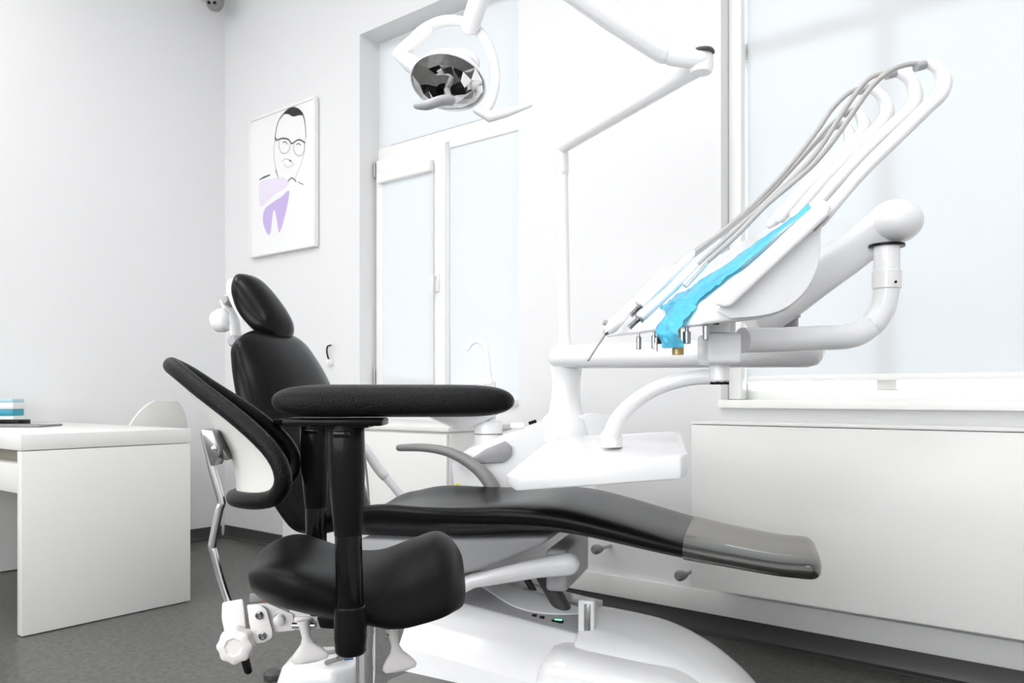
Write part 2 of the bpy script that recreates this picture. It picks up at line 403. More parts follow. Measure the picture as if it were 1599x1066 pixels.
# ------------------------------------------------------------------ poster
tl, tr, br, bl = (391, 188), (493, 149), (493, 385), (391, 403)
P0 = rayplane_y(*bl, 2.97); P1 = rayplane_y(*br, 2.97); P2 = rayplane_y(*tl, 2.97)
x0, x1, z0, z1 = P0.x, P1.x, P0.z, P2.z
t = thing('wall_poster', 'white framed poster of a man in glasses above a purple tooth', 'poster', ((x0+x1)/2, 2.99, z0))
bm = NB(); box(bm, (x0+.01, 2.972, z0+.01), (x1-.01, 2.994, z1-.01)); obj('print', bm, 'paper', t)
fr = .014; bm = NB()
box(bm, (x0, 2.962, z0), (x0+fr, 2.995, z1), .002); box(bm, (x1-fr, 2.962, z0), (x1, 2.995, z1), .002)
box(bm, (x0+fr, 2.963, z0), (x1-fr, 2.994, z0+fr), .001); box(bm, (x0+fr, 2.963, z1-fr), (x1-fr, 2.994, z1), .001); obj('frame', bm, 'frame', t)
def stroke(bm, pts, w, y=2.9705):       # ink line on the print; w thickness in metres, may vary
    P = crom([rayplane_y(a, b, y) for a, b in pts], 6); n = len(P)
    L = []; Rr = []
    for i in range(n):
        tt = (P[min(i+1, n-1)]-P[max(i-1, 0)]); tt.y = 0; tt.normalize(); nn = V((-tt.z, 0, tt.x))
        ww = w*.6 if not isinstance(w, (list, tuple)) else .7* lerps([j/(len(w)-1) for j in range(len(w))], w, i/(n-1))
        L.append(P[i]+nn*ww/2); Rr.append(P[i]-nn*ww/2)
    a = [bm.verts.new(p) for p in L]; b = [bm.verts.new(p) for p in Rr]
    for i in range(n-1): bm.faces.new((a[i], a[i+1], b[i+1], b[i]))
def fillshape(bm, pts, y=2.9708, sm=True):
    P = [rayplane_y(a, b, y) for a, b in pts]
    if sm: P = crom(P, 5, True)
    bm.faces.new([bm.verts.new(p) for p in P])
bm = NB()
stroke(bm, [(430, 222), (431, 205), (436, 188), (444, 177), (452, 170)], [.008, .008, .012, .02])
stroke(bm, [(465, 170), (473, 178), (477, 195), (478, 215)], [.02, .01, .006])
hair_ = NB(); fillshape(hair_, [(443, 178), (449, 171), (458, 167), (467, 170), (474, 179), (467, 180), (458, 182), (450, 178)])
stroke(bm, [(430, 214), (433, 219), (437, 217), (444, 216), (451, 218), (456, 224), (461, 221), (468, 218), (477, 223)], .014)
stroke(bm, [(442, 223), (446, 221), (449, 225)], .009); stroke(bm, [(463, 226), (467, 224), (470, 227)], .009)
stroke(bm, [(405, 281), (412, 277), (422, 273)], [.006, .014, .012]); stroke(bm, [(431, 265), (435, 278)], [.012, .006])
stroke(bm, [(450, 283), (455, 278), (460, 280), (463, 284)], .012); stroke(bm, [(466, 284), (474, 288)], .008)
stroke(bm, [(452, 250), (455, 252)], .012)
obj('face_lines', bm, 'ink', t, smooth=0); obj('hair', hair_, 'ink', t, smooth=0)
bm = NB()
stroke(bm, [(437, 219), (436, 229), (440, 238), (447, 239), (452, 233), (453, 224)], .008)
stroke(bm, [(460, 224), (459, 233), (463, 241), (470, 243), (475, 236), (476, 224)], .008)
stroke(bm, [(429, 222), (428, 240), (430, 258), (434, 275)], .006); stroke(bm, [(477, 215), (475, 240), (468, 262), (461, 278)], .005)
stroke(bm, [(440, 252), (447, 248), (455, 251), (459, 258)], .006); stroke(bm, [(443, 256), (450, 261), (457, 258)], .005)
obj('light_face_lines', bm, 'inkg', t, smooth=0)
bm = NB(); fillshape(bm, [(406, 285), (420, 280), (440, 277), (452, 283), (447, 293), (430, 303), (416, 317), (407, 322), (405, 305)], 2.9712)
obj('shirt_wash', bm, 'lilac', t, smooth=0)
bm = NB(); fillshape(bm, [(452, 298), (448, 325), (441, 352), (436, 363), (433, 345), (430, 330), (427, 330), (425, 345), (423, 362), (419, 366), (413, 354), (411, 340), (415, 325), (428, 315), (440, 307)], 2.9709)
obj('tooth', bm, 'purple', t, smooth=0)

# ------------------------------------------------------------------ security camera in the corner
p = W(336, 2, 5.15)
t = thing('security_camera', 'small round surveillance camera high in the corner of the room', 'camera', p)
bm = NB(); lathe(bm, p, (.25, -.25, -.9), [(.01, -.10), (.05, -.09), (.058, -.04), (.058, .01), (.045, .045), (.02, .06), (0, .062)], 28); obj('housing', bm, 'greyp', t)
bm = NB()
for s in (-1, 1): lathe(bm, p + R*(.018*s) + F*(-.045) + U*(-.03), -F-U*.5, [(.010, 0), (.010, .012), (.006, .014)], 12)
obj('lens', bm, 'black', t)
bm = NB(); tube(bm, [p+U*.04, V((XL, p.y, p.z+.08))], .02, 12); obj('bracket', bm, 'frame', t)
# small black hook on the wall
p = rayplane_y(513, 552, 2.985)
t = thing('wall_hook', 'small black hook with white base on the wall beside the left window', 'hook', p)
bm = NB(); tube(bm, crom([rayplane_y(*q, 2.97) for q in ((517, 539), (512, 541), (511, 550), (514, 562))], 5), .005, 8, 'round'); obj('hook', bm, 'black', t)
bm = NB(); q = rayplane_y(515, 564, 2.98); box(bm, (q.x-.012, 2.962, q.z-.02), (q.x+.012, 2.999, q.z+.012), .003); obj('base', bm, 'frame', t)

# ------------------------------------------------------------------ desk
DX, DY0, DY1, DH = -3.48, 1.24, 1.955, .805
t = thing('desk', 'white desk with thick top and full-depth side panel, against the left wall', 'desk', (-4.1, 1.6, 0))
bm = NB(); box(bm, (XL+.005, DY0, DH-.065), (DX, DY1, DH), .003); obj('tabletop', bm, 'desk', t)
for x0, x1 in ((DX-.045, DX), (XL+.005, XL+.05)):
    bm = NB(); box(bm, (x0, DY0+.002, 0.004), (x1, DY1-.002, DH-.068), .003); obj('side_panel', bm, 'desk', t)
bm = NB(); box(bm, (XL+.05, DY1-.15, .30), (DX-.045, DY1-.13, DH-.068)); obj('modesty_panel', bm, 'desk', t)
bm = NB(); box(bm, (XL+.06, DY0+.01, DH-.24), (DX-.05, DY1-.16, DH-.12), .003); obj('drawer', bm, 'desk', t)
bm = NB(); box(bm, (XL+.06, DY0+.05, DH-.119), (DX-.05, DY1-.17, DH-.07)); obj('drawer_gap', bm, 'wood', t)
# things on the desk
def desk_item(name, label, cat, px0, px1, d, h0, h1, dep, m):
    u0 = (px0-CX)/FPX*d; u1 = (px1-CX)/FPX*d
    bm = NB(); rbox(bm, C((u0+u1)/2, d+dep/2, (h0+h1)/2), (u1-u0, dep, h1-h0), (R, F, U), .003)
    o = obj(name, bm, m, loc=C((u0+u1)/2, d, h0)); return tag(o, label, cat)
dd = 3.95
desk_item('notebook', 'flat dark closed notebook lying on the left end of the desk', 'notebook', -60, 62, dd-.12, DH+.001, DH+.011, .2, 'greyp')
desk_item('keyboard', 'small black device lying behind the dark notebook on the desk', 'device', -60, 30, dd+.1, DH+.001, DH+.03, .1, 'black')
hh = DH+.001
for i, (hgt, m, lab) in enumerate(((.045, 'paper', 'white box at the bottom of the small stack on the desk'), (.035, 'teal', 'teal flat box in the small stack on the desk, second from bottom'), (.035, 'paper', 'thin white box between the two blue ones in the desk stack'), (.018, 'tealb', 'light blue flat box on top of the small stack on the desk'))):
    desk_item('flat_box', lab, 'box', -60, 21-i % 2, dd+.23, hh, hh+hgt, .1, m); hh += hgt+.0005

# ------------------------------------------------------------------ white shell chair behind the desk
cc = V((-4.53, 2.20, 0))
t = thing('shell_chair', 'white plastic shell chair behind the desk', 'chair', cc)
bm = NB(); rings = []
fw_ = V((-.98, -.15, 0)).normalized(); sd = V((fw_.y, -fw_.x, 0))
prof = [(.22, .44), (.18, .455), (.05, .44), (-.08, .44), (-.16, .47), (-.20, .55), (-.225, .66), (-.245, .77), (-.26, .87), (-.268, .93)]
hws = [.17, .20, .22, .22, .22, .22, .21, .19, .14, .07]
ups = [0, .01, .03, .05, .08, .08, .06, .04, .02, 0]
pp = crom([V((a, b, 0)) for a, b in prof], 3); 
for i, q in enumerate(pp):
    s_ = i/(len(pp)-1); hw = interp_smooth([j/9 for j in range(10)], hws, s_); up_ = interp_smooth([j/9 for j in range(10)], ups, s_)
    tq = pp[min(i+1, len(pp)-1)]-pp[max(i-1, 0)]; tq.normalize(); nq = V((-tq.y, tq.x)) if False else None
    N3 = (fw_*(tq.y) + U*(-tq.x)).normalized()
    c = cc + fw_*q.x + U*q.y
    top = []; 
    for k in range(13):
        x = -1+2*k/12; top.append(c + sd*(hw*x) + N3*(up_*abs(x)**2.2))
    rings.append(top + [v - N3*.012 for v in top[::-1]])
loft(bm, rings); obj('shell', bm, 'shell', t)
for sx in (-1, 1):
    for sy in (-1, 1):
        bm = NB(); tube(bm, [cc+fw_*(.09*sx)+sd*(.11*sy)+U*.43, cc+fw_*(.18*sx)+sd*(.16*sy)+U*.002], [.016, .011], 12); obj('leg', bm, 'shell', t)

# ================================================================== DENTAL CHAIR
AK = (.956, -.292)
KA = R*AK[0]+F*AK[1]; KN = R*(-AK[1])+F*AK[0]; K0 = C(0, 2.35, 0)
def K(tt, w, h): return K0 + KA*tt + KN*w + U*h
def Kpx(px, py, w):
    s = (px-CX)/FPX; u0, d0 = .292*w, 2.35+.956*w
    tt = (d0*s-u0)/(AK[0]-AK[1]*s); d = d0+AK[1]*tt
    return tt, CH+(HY-py)/FPX*d
chair = thing('dental_chair', 'black upholstered dental treatment chair on a white pedestal base', 'dental chair', K(.1, 0, 0))
# seat and legrest: one long pad, from the near-edge contour
hwid = .265
top_px = [(522, 826), (566, 803), (642, 806), (710, 802), (768, 792), (823, 784), (885, 791), (959, 812), (1068, 846), (1180, 872), (1262, 892)]
bot_px = [(522, 850), (566, 856), (642, 856), (710, 853), (768, 848), (823, 839), (885, 843), (959, 860), (1068, 885), (1180, 905), (1262, 921)]
st = []
for a, b in zip(top_px, bot_px):
    t1, h1 = Kpx(*a, -.25); t2, h2 = Kpx(b[0], b[1], -.25); st.append((t1, h1, h2))
T0, T1 = st[0][0], st[-1][0]
tx = [s[0] for s in st]
def smooth_tab(vals, n=120, rad=5, it=3):
    g = [tx[0]+(tx[-1]-tx[0])*i/n for i in range(n+1)]; v = [interp_smooth(tx, vals, x) for x in g]
    for _ in range(it): v = [sum(v[max(0, i-rad):i+rad+1])/len(v[max(0, i-rad):i+rad+1]) for i in range(n+1)]
    return g, v
G1 = smooth_tab([s[1] for s in st]); G2 = smooth_tab([s[2] for s in st])
def seat_station(tt, grow=0.0):
    h1 = lerps(G1[0], G1[1], tt); h2 = lerps(G2[0], G2[1], tt)
    th_ = max(h1-h2, .03)+2*grow+.012*max(0, (tt-T1+.2)/.2)
    hw = interp_smooth([T0, T0+.25, 0.1, .5, T1], [.24, .265, .265, .24, .20], tt)+grow
    dish = interp_smooth([T0, T0+.12, T0+.28, T0+.45, .15, .45, T1], [.045, .058, .05, .028, .008, .004, .004], tt)
    e = 1.0
    return (h1+h2)/2, th_, hw, dish
def pad_loft(ta, tb, n, capa, capb, grow=0.0, ex=3.0):
    rings = []
    for i in range(n+1):
        tt = ta+(tb-ta)*i/n; hc, th_, hw, dish = seat_station(tt, grow); e1 = e2 = 1
        if capa and tt-ta < capa: q = 1-(tt-ta)/capa; e1 = math.sqrt(max(0, 1-q**2.3)); 
        if capb and tb-tt < capb: q = 1-(tb-tt)/capb; e2 = math.sqrt(max(0, 1-q**2.3))
        e = max(e1*e2, .03)
        rings.append(section(K(tt, 0, hc), KN, U, hw*(.55+.45*e), th_*(.08+.92*e**.6), dish*e, ex, 56, 2.4))
    return loft(NB(), rings)
obj('seat_cushion', pad_loft(T0-.03, T1+.035, 150, .05, .03), 'leather', chair)
tc_, _ = Kpx(1066, 850, -.25)
obj('foot_cover', pad_loft(tc_, T1+.041, 70, 0, .035, .004), 'clear', chair, 'clear plastic cover stretched over the foot end')
# backrest
def pad_along(path, widths, thicks, dishes, S, n=60, cap=.09, ex=2.8, tilt=None, seg=44, dpow=2.5, capa=None, minw=.25):
    P = crom(path, 12); tot = len(P); L = [0]
    for a, b in zip(P, P[1:]): L.append(L[-1]+(b-a).length)
    LL = L[-1]; rings = []
    capa = cap if capa is None else capa
    for i in range(n+1):
        # finer steps near the ends
        f = .5-.5*math.cos(math.pi*i/n); l = f*LL
        j = 0
        while j < tot-2 and L[j+1] < l: j += 1
        q = (l-L[j])/max(L[j+1]-L[j], 1e-9); c = P[j].lerp(P[j+1], q)
        a_ = P[max(j-2, 0)]; b_ = P[min(j+3, tot-1)]; T = (b_-a_).normalized(); N = S.cross(T).normalized()
        if N.z < 0 and abs(N.z) > .2: pass
        xs_ = [k/(len(widths)-1) for k in range(len(widths))]
        hw = interp_smooth(xs_, widths, f); th_ = interp_smooth(xs_, thicks, f); di = interp_smooth(xs_, dishes, f)
        e = 1
        if l < capa: z = 1-l/capa; e = math.sqrt(max(0, 1-z**2.4))
        if LL-l < cap: z = 1-(LL-l)/cap; e = min(e, math.sqrt(max(0, 1-z**2.4)))
        rings.append(section(c, S, N, hw*(minw+(1-minw)*e), th_*(.05+.95*e), di*e, ex, seg, dpow))
    return loft(NB(), rings)
def KP(px, py, w):
    tt, h = Kpx(px, py, w); return K(tt, w, h)
back_path = [KP(545, 822, 0), KP(524, 775, 0), KP(501, 710, 0), KP(480, 640, 0), KP(457, 580, 0), KP(424, 517, 0)]
bk = pad_along(back_path, [.20, .24, .25, .25, .23, .185], [.08, .095, .10, .095, .085, .055], [.03, .045, .05, .055, .045, .02], -KN, 70, .07, 3.2)
obj('backrest', bk, 'leather', chair)
# white shell behind the backrest
sh = pad_along([p - KA*.05 - U*.012 for p in back_path[:-1]], [.15, .2, .21, .2, .12], [.05, .05, .05, .045, .03], [.03, .03, .03, .03, .0], -KN, 50, .12)
obj('back_shell', sh, 'plastic', chair)
# headrest
hp = [KP(436, 532, 0), KP(430, 506, 0), KP(414, 478, 0), KP(396, 451, 0), KP(378, 431, 0)]
hd = pad_along(hp, [.085, .095, .095, .085, .06], [.07, .085, .085, .07, .05], [.0, .02, .03, .022, .0], -KN, 50, .06, 2.6, minw=.35)
h_o = obj('headrest', hd, 'leather', chair)
sh = pad_along([p-KA*.035-U*.01 for p in hp], [.05, .07, .08, .07, .04], [.03]*5, [0, .015, .02, .015, 0], -KN, 30, .05)
obj('headrest_shell', sh, 'plastic', chair)
br_ = thing  # noqa
bm = NB(); tube(bm, [KP(352, 470, 0), KP(366, 500, 0), KP(374, 560, 0)], .012, 14, flat=2.2, up=KA)
tube(bm, crom([KP(400, 470, 0), KP(375, 462, 0), KP(355, 466, 0)], 5), .014, 14, 'round'); obj('headrest_bracket', bm, 'plastic', chair)
for q, rr in (((353, 468), .016), ((364, 532), .02)):
    bm = NB(); c = KP(*q, -.03); lathe(bm, c, -KN, [(rr*.8, -.05), (rr, -.04), (rr, .0), (rr*.7, .008)], 20); obj('pivot', bm, 'greyl', chair)
bm = NB(); c = KP(348, 500, -.02); lathe(bm, c, -KA-U*.2, [(.02, -.03), (.036, -.02), (.04, .0), (.034, .025), (.015, .036)], 24); obj('lock_knob', bm, 'plastic', chair)
# armrest of the chair, far side
bm = NB(); arm = crom([KP(624, 699, .27), KP(665, 699, .27), KP(705, 707, .27), KP(742, 728, .27), KP(768, 757, .27), KP(778, 790, .27)], 8)
tube(bm, arm, [.012, .015, .019, .024, .027], 18, 'round'); obj('armrest', bm, 'greyp', chair)
# seat underside shell
bm = NB()
lo = [(560, 840), (640, 842), (780, 840), (858, 838), (850, 849), (740, 893), (650, 905), (560, 905)]
a_ = [KP(x, y, -.2) for x, y in lo]; off = KN*.4
solid(bm, a_, [p+off for p in a_], .012, 3); obj('seat_shell', bm, 'greyl', chair)
# lifting linkage
bm = NB(); rbox(bm, (KP(888, 874, -.10)+KP(888, 874, .10))/2, (.06, .30, .115), (KA, KN, U), .012, 3); obj('link_plate', bm, 'greyl', chair)
for w in (-.17, .17):
    bm = NB(); tube(bm, [KP(888, 880, w), KP(840, 887, w), KP(740, 906, w), KP(700, 925, w)], [.031, .026, .021, .02], 20, 'round'); obj('link_arm', bm, 'plastic', chair)
for w, x in ((-.03, 0), (.03, -30)):
    bm = NB(); tube(bm, [KP(843+x, 886, w), KP(884+x, 958, w)], .024 if x == 0 else .010, 16); obj('hydraulic_strut', bm, 'dgrey', chair)
# pedestal: rear box with sloping panel and recess, front dome shell
ta, hA = Kpx(640, 960, -.17); tb, hB = Kpx(905, 1003, -.17)
def rear_sec(tt):
    f = (tt-ta)/(tb-ta); s = .035-.085*f
    return [K(tt, -.13, .16), K(tt, -.25, .185+s*.6), K(tt, -.24, .235+s), K(tt, -.13, .345+s), K(tt, -.12, .352+s), K(tt, .0, .40+s), K(tt, .08, .405+s), K(tt, .17, .33), K(tt, .18, .16)]
bm = NB(); rings = [rear_sec(ta+(tb-ta)*i/12) for i in range(13)]; loft(bm, rings); es = [e for e in bm.edges if e.calc_length() > 0]
obj('base_housing', bm, 'plastic', chair, smooth=25)
# recessed control strip on the slope
t0_, t1_ = ta+.12, tb-.005
def pt(tt, q, lift):   # along the slope between (-.235,.245) and (0,.41)
    f = (tt-ta)/(tb-ta); s = .035-.085*f; a = V((-.12, .352+s)); b = V((0, .40+s)); c = a.lerp(b, q); return K(tt, c.x, c.y+lift)
bm = NB(); A = [pt(t0_, .02, .001), pt(t1_, .02, .001), pt(t1_, .98, .001), pt(t0_, .98, .001)]
solid(bm, A, [p+U*.003 for p in A]); obj('control_strip', bm, 'greyl', chair)
bm = NB(); A = crom([pt(t0_, .95, .005), pt(t0_+.09, .55, .005), pt(t0_+.17, .30, .005), pt(t0_+.26, .35, .005), pt(t1_-.01, .75, .005), pt((t0_+t1_)/2, .93, .005)], 5, True)
solid(bm, A, [p+U*.004 for p in A]); obj('moulded_lip', bm, 'plastic', chair)
for i, f in enumerate((.62, .68, .80)):
    bm = NB(); c = pt(t0_+(t1_-t0_)*f, .22, .004); rbox(bm, c, (.014 if i < 2 else .034, .012, .008), (KA, KN, U), .003); o = obj('switch', bm, 'black', chair)
    if i == 2:
        bm = NB(); rbox(bm, c+U*.004+KA*.003, (.02, .006, .004), (KA, KN, U)); obj('green_light', bm, 'led', o, 'lit green indicator')
# front dome
def dome(ta_, tb_, hw, hfun, w0=0, n=30, cap=.2, m='plastic', capa=.05):
    rings = []
    for i in range(n+1):
        f = i/n; tt = ta_+(tb_-ta_)*(1-(1-f)**1.6); e = 1
        if tb_-tt < cap: z = 1-(tb_-tt)/cap; e = math.sqrt(max(0.0004, 1-z*z))
        if tt-ta_ < capa: z = 1-(tt-ta_)/capa; e = min(e, math.sqrt(max(.0, 1-z*z))*.2+.8)
        hh_ = hfun((tt-ta_)/(tb_-ta_)); r = []
        for k in range(25):
            a = math.pi*k/24; r.append(K(tt, w0+hw*(.3+.7*e)*spow(math.cos(a), .55), .004+hh_*(.05+.95*e)*spow(math.sin(a), .55)))
        rings.append(r)
    return loft(NB(), rings)
obj('base_shell', dome(tb-.04, tb+.52, .22, lambda f: .335-.10*f**1.5, .0, cap=.36), 'plastic', chair)
obj('front_shell', dome(tb-.10, tb+.42, .16, lambda f: .295-.06*f, -.14, cap=.2, capa=.08), 'plastic', chair)
bm = NB(); c = KP(917, 972, -.11); rbox(bm, c, (.045, .03, .13), (KA, KN, U), .006); o = obj('post_slot', bm, 'plastic', chair)
bm = NB(); rbox(bm, c-KN*.012+KA*.004, (.018, .012, .11), (KA, KN, U), .003); obj('chrome_bar', bm, 'steel', o)
bm = NB(); rbox(bm, K((ta+tb)/2+.12, .0, .085), (.42, .22, .16), (KA, KN, U), .02, 3); obj('plinth', bm, 'greyp', chair)
bm = NB(); a_ = [K(*q) for q in ((-.40, -.12, .002), (-.15, -.2, .002), (.5, -.2, .002), (.5, .28, .002), (-.38, .36, .002), (-.46, .12, .002))]
solid(bm, a_, [p+U*.03 for p in a_], .01, 3); obj('floor_plate', bm, 'greyp', chair)

# ================================================================== STOOL
ang = math.radians(12)
SA = R*math.cos(ang)+F*math.sin(ang); SN = -R*math.sin(ang)+F*math.cos(ang); S0 = C(-.315, 1.57, 0)
def S(a, w, h): return S0 + SA*a + SN*w + U*h
def Spx(px, py, w):
    s = (px-CX)/FPX; o = S0+SN*w; u0, d0 = o.dot(R), o.dot(F); ca, sa = math.cos(ang), math.sin(ang)
    a = (d0*s-u0)/(ca-sa*s); d = d0+sa*a; return S(a, w, CH+(HY-py)/FPX*d)
stool = thing('saddle_stool', 'black saddle-seat operator stool with padded armrests and curved backrest', 'stool', S(0, 0, 0))
# saddle seat
av = [-.215, -.17, -.10, 0.0, .08, .15, .20, .225]
rings = []; n = 60
for i in range(n+1):
    f = .5-.5*math.cos(math.pi*i/n); a = -.192+.41*f; l = a+.192; r_ = .218-a
    hc = interp_smooth([-.2, -.12, -.03, .05, .13, .18, .215], [.612, .608, .594, .598, .628, .640, .622], a)
    hw = interp_smooth([-.2, -.1, 0, .1, .21], [.185, .205, .20, .185, .16], a)
    dish = interp_smooth([-.2, -.1, 0, .1, .21], [.03, .028, -.003, -.055, -.075], a)
    th_ = interp_smooth([-.2, -.1, 0, .1, .21], [.095, .10, .095, .09, .09], a)
    e = 1
    if l < .11: z = 1-l/.11; e = math.sqrt(max(0, 1-z**2.1))
    if r_ < .07: z = 1-r_/.07; e = min(e, math.sqrt(max(0, 1-z**2.2)))
    rings.append(section(S(a, 0, hc), SN, U, hw*(.18+.82*e), th_*(.03+.97*e**.8), dish*(.45+.55*e), 2.7, 56, 2))
obj('seat', loft(NB(), rings), 'leatherm', stool)
# armrests: near one right-left, far one behind it
def armrest(c, A, hl, hw, th_, bend=.0):
    N_ = U; Sd = V((-A.y, A.x, 0)); rings = []; n = 48
    for i in range(n+1):
        f = .5-.5*math.cos(math.pi*i/n); x = -hl+2*hl*f; z = abs(x)/hl
        e = (1-z**3.2)**(1/2.2) if z < 1 else 0
        e2 = (1-z**7)**.5 if z < 1 else 0
        r = []
        cc_ = c + A*x + Sd*(bend*(x/hl)**2)
        for k in range(32):
            q = 2*math.pi*k/32; cs, sn = math.cos(q), math.sin(q)
            y = spow(cs, .8); zz = spow(sn, .8) if sn > 0 else spow(sn, .45)*.95
            r.append(cc_ + Sd*(hw*max(e, .04)*y) + U*(th_/2*max(e2, .04)*zz))
        rings.append(r)
    return loft(NB(), rings)
cn = C((618-CX)/FPX*1.36, 1.36, CH-.010)
A1 = (R*math.cos(math.radians(4))+F*math.sin(math.radians(4)))
obj('armrest', armrest(cn, A1, .203, .062, .057, -.02), 'leatherg', stool)
cf = C((575-CX)/FPX*1.80, 1.80, CH-.020)
obj('armrest', armrest(cf, SA, .205, .058, .05, .02), 'leatherg', stool)
def arm_post(px_top, px_bot, d, wpx, lastpy):
    """armrest plate, tapered sleeve, inner tube, bottom cup"""
    sc = wpx/FPX*d/2
    tp = W(px_top, 660, d); bt = W(px_bot, lastpy, d); dr = bt-tp
    bm = NB(); c = W(px_top-14, 658, d); rbox(bm, c, (.165*wpx/57, .07, .013), (R, F, U), .004)
    rbox(bm, c+R*.01+U*(-.005), (.10, .06, .01), (R, F, U), .003); obj('armrest_plate', bm, 'black', stool)
    ln = 1.0
    bm = NB(); lathe(bm, tp, dr, [(sc*.9, 0), (sc, .004), (sc, .05), (sc*.97, .09), (sc*.80, .17), (sc*.74, .192), (sc*.5, .193)], 32)
    sl = obj('post_sleeve', bm, 'black', stool)
    bm = NB(); q = tp+dr.normalized()*.018-F*sc; rbox(bm, q+F*.004, (.03, .014, .012), (R, F, U), .004); obj('release_button', bm, 'blackg', sl)
    L_ = dr.length
    bm = NB(); lathe(bm, tp, dr, [(sc*.60, .15), (sc*.72, .18), (sc*.74, L_-.08)], 28); obj('post', bm, 'blackg', stool)
    bm = NB(); lathe(bm, tp, dr, [(sc*.78, L_-.082), (sc*.84, L_-.08), (sc*.9, L_-.03), (sc*.85, L_-.006), (sc*.7, L_), (.0, L_)], 28); obj('post_cup', bm, 'black', stool)
    return bt
b1 = arm_post(540, 549, 1.36, 58, 1020)
b2 = arm_post(491, 496, 1.80, 44, 930)
# cross bar under the seat joining the posts to the column
colx = S(.025, .01, 0)
hub = colx + U*.545
for b, dr in ((b1, 1), (b2, 1)):
    bm = NB(); P = [b+U*.03, b.lerp(hub, .4)+U*.01, hub]; tube(bm, crom(P, 6), .014, 14); obj('arm_bar', bm, 'black', stool)
# seat mechanism
bm = NB(); rbox(bm, S(.03, 0, .562), (.22, .16, .03), (SA, SN, U), .006); rbox(bm, S(.05, 0, .54), (.12, .09, .04), (SA, SN, U), .006); obj('seat_plate', bm, 'dgrey', stool)
bm = NB(); lathe(bm, colx, U, [(.018, .36), (.019, .37), (.019, .53)], 24); obj('gas_column', bm, 'chrome', stool)
bm = NB(); lathe(bm, colx, U, [(.028, .10), (.028, .37), (.022, .375)], 24); obj('column_sleeve', bm, 'chrome', stool)
for k in range(5):
    a = math.radians(72*k+20); dr = SA*math.cos(a)+SN*math.sin(a)
    bm = NB(); tube(bm, [colx+U*.11, colx+dr*.14+U*.105, colx+dr*.27+U*.075], [.028, .024, .016], 14, 'round', flat=1.1); lg = obj('leg', bm, 'chrome', stool)
    bm = NB(); c = colx+dr*.28+U*.0275; sd_ = V((-dr.y, dr.x, 0))
    for s_ in (-1, 1): lathe(bm, c+sd_*(.012*s_), sd_*s_, [(.02, -.004), (.0265, 0), (.0265, .012), (.02, .016)], 20)
    tube(bm, [c, c+U*.045], .006, 8); obj('caster', bm, 'black', lg)
# backrest bracket, rod
def SP(px, py, d): return W(px, py, d)
bd = 1.56
bm = NB(); P = [(319, 675), (333, 735), (346, 782), (343, 795), (332, 850), (334, 862), (345, 905), (359, 948)]
tube(bm, crom([SP(x, y, bd) for x, y in P], 4), .0055, 12, flat=1.5, up=F); obj('backrest_rod', bm, 'chrome', stool)
bm = NB(); A = [SP(x, y, bd-.02) for x, y in ((315, 670), (333, 672), (343, 700), (341, 712), (335, 727), (329, 727), (317, 682))]
solid(bm, A, [p+F*.045 for p in A], .0015); hb = obj('rod_clamp', bm, 'steel', stool)
bm = NB(); A = [SP(x, y, bd+.002) for x, y in ((331, 672), (334, 671), (357, 717), (353, 719), (345, 715))]
solid(bm, A, [p+F*.03 for p in A], .001); obj('hinge_plate', bm, 'steel', hb)
bm = NB(); lathe(bm, SP(335, 700, bd-.022), -F, [(.006, -.002), (.006, .003), (.003, .005)], 12); obj('bolt', bm, 'chrome', hb)
# backrest: oval padded bowl, near rim seen from the side
cT = C((272-CX)/FPX*1.60, 1.60, CH+(HY-572)/FPX*1.60); cB = C((372-CX)/FPX*1.60, 1.60, CH+(HY-782)/FPX*1.60)
mid = [(262, 570), (290, 612), (322, 655), (350, 697), (364, 735), (366, 765), (360, 776)]
cen = crom([W(x+6, y, 1.62) for x, y in mid], 8); nc = len(cen)
fwd = SA
def bowl(u, v):                       # u across, v 0..1 from top to bottom, on the middle surface
    f = v*(nc-1); j = min(int(f), nc-2); c = cen[j].lerp(cen[j+1], f-j)
    return c
HWB = .17
def rimpt(q):                          # closed oval rim; q angle, 0 = top
    v = (.5-.5*math.cos(q))**.72; u = math.sin(q)
    c = bowl(0, v); bow = .105*abs(u)**1.5
    # the lower half curls under, so the rim sweeps forward there
    return c + SN*(-HWB*u) + fwd*(bow) + U*(.0)
def patch(u, v, lift):
    hw = math.sin(math.acos(max(-1, min(1, 1-2*v**(1/.72)))))
    c = bowl(0, v); uu = u*hw
    return c + SN*(-HWB*uu) + fwd*(.105*abs(uu)**1.5+lift*(1-abs(u)**3)*hw)
def sheet(l0, l1, nu=24, nv=30):
    bm = NB(); g = []
    for l in (l0, l1):
        rows = []
        for i in range(nv+1):
            v = (.5-.5*math.cos(math.pi*(.02+.96*i/nv)))**.72; rows.append([bm.verts.new(patch(-1+2*k/nu, v, l)) for k in range(nu+1)])
        g.append(rows)
    for rows in g:
        for i in range(nv):
            for k in range(nu): bm.faces.new((rows[i][k], rows[i][k+1], rows[i+1][k+1], rows[i+1][k]))
    return bm
obj('back_shell', sheet(-.004, -.001), 'lining', stool, 'white shell behind the backrest pad')
rp = [rimpt(2*math.pi*k/64) for k in range(64)]
bm = NB(); tube(bm, rp, .0165, 18, closed=True); sh_ = sheet(.003, .026)
me_ = bpy.data.meshes.new('tmp'); sh_.to_mesh(me_); sh_.free(); bm.from_mesh(me_); bpy.data.meshes.remove(me_)
obj('backrest', bm, 'leatherg', stool)
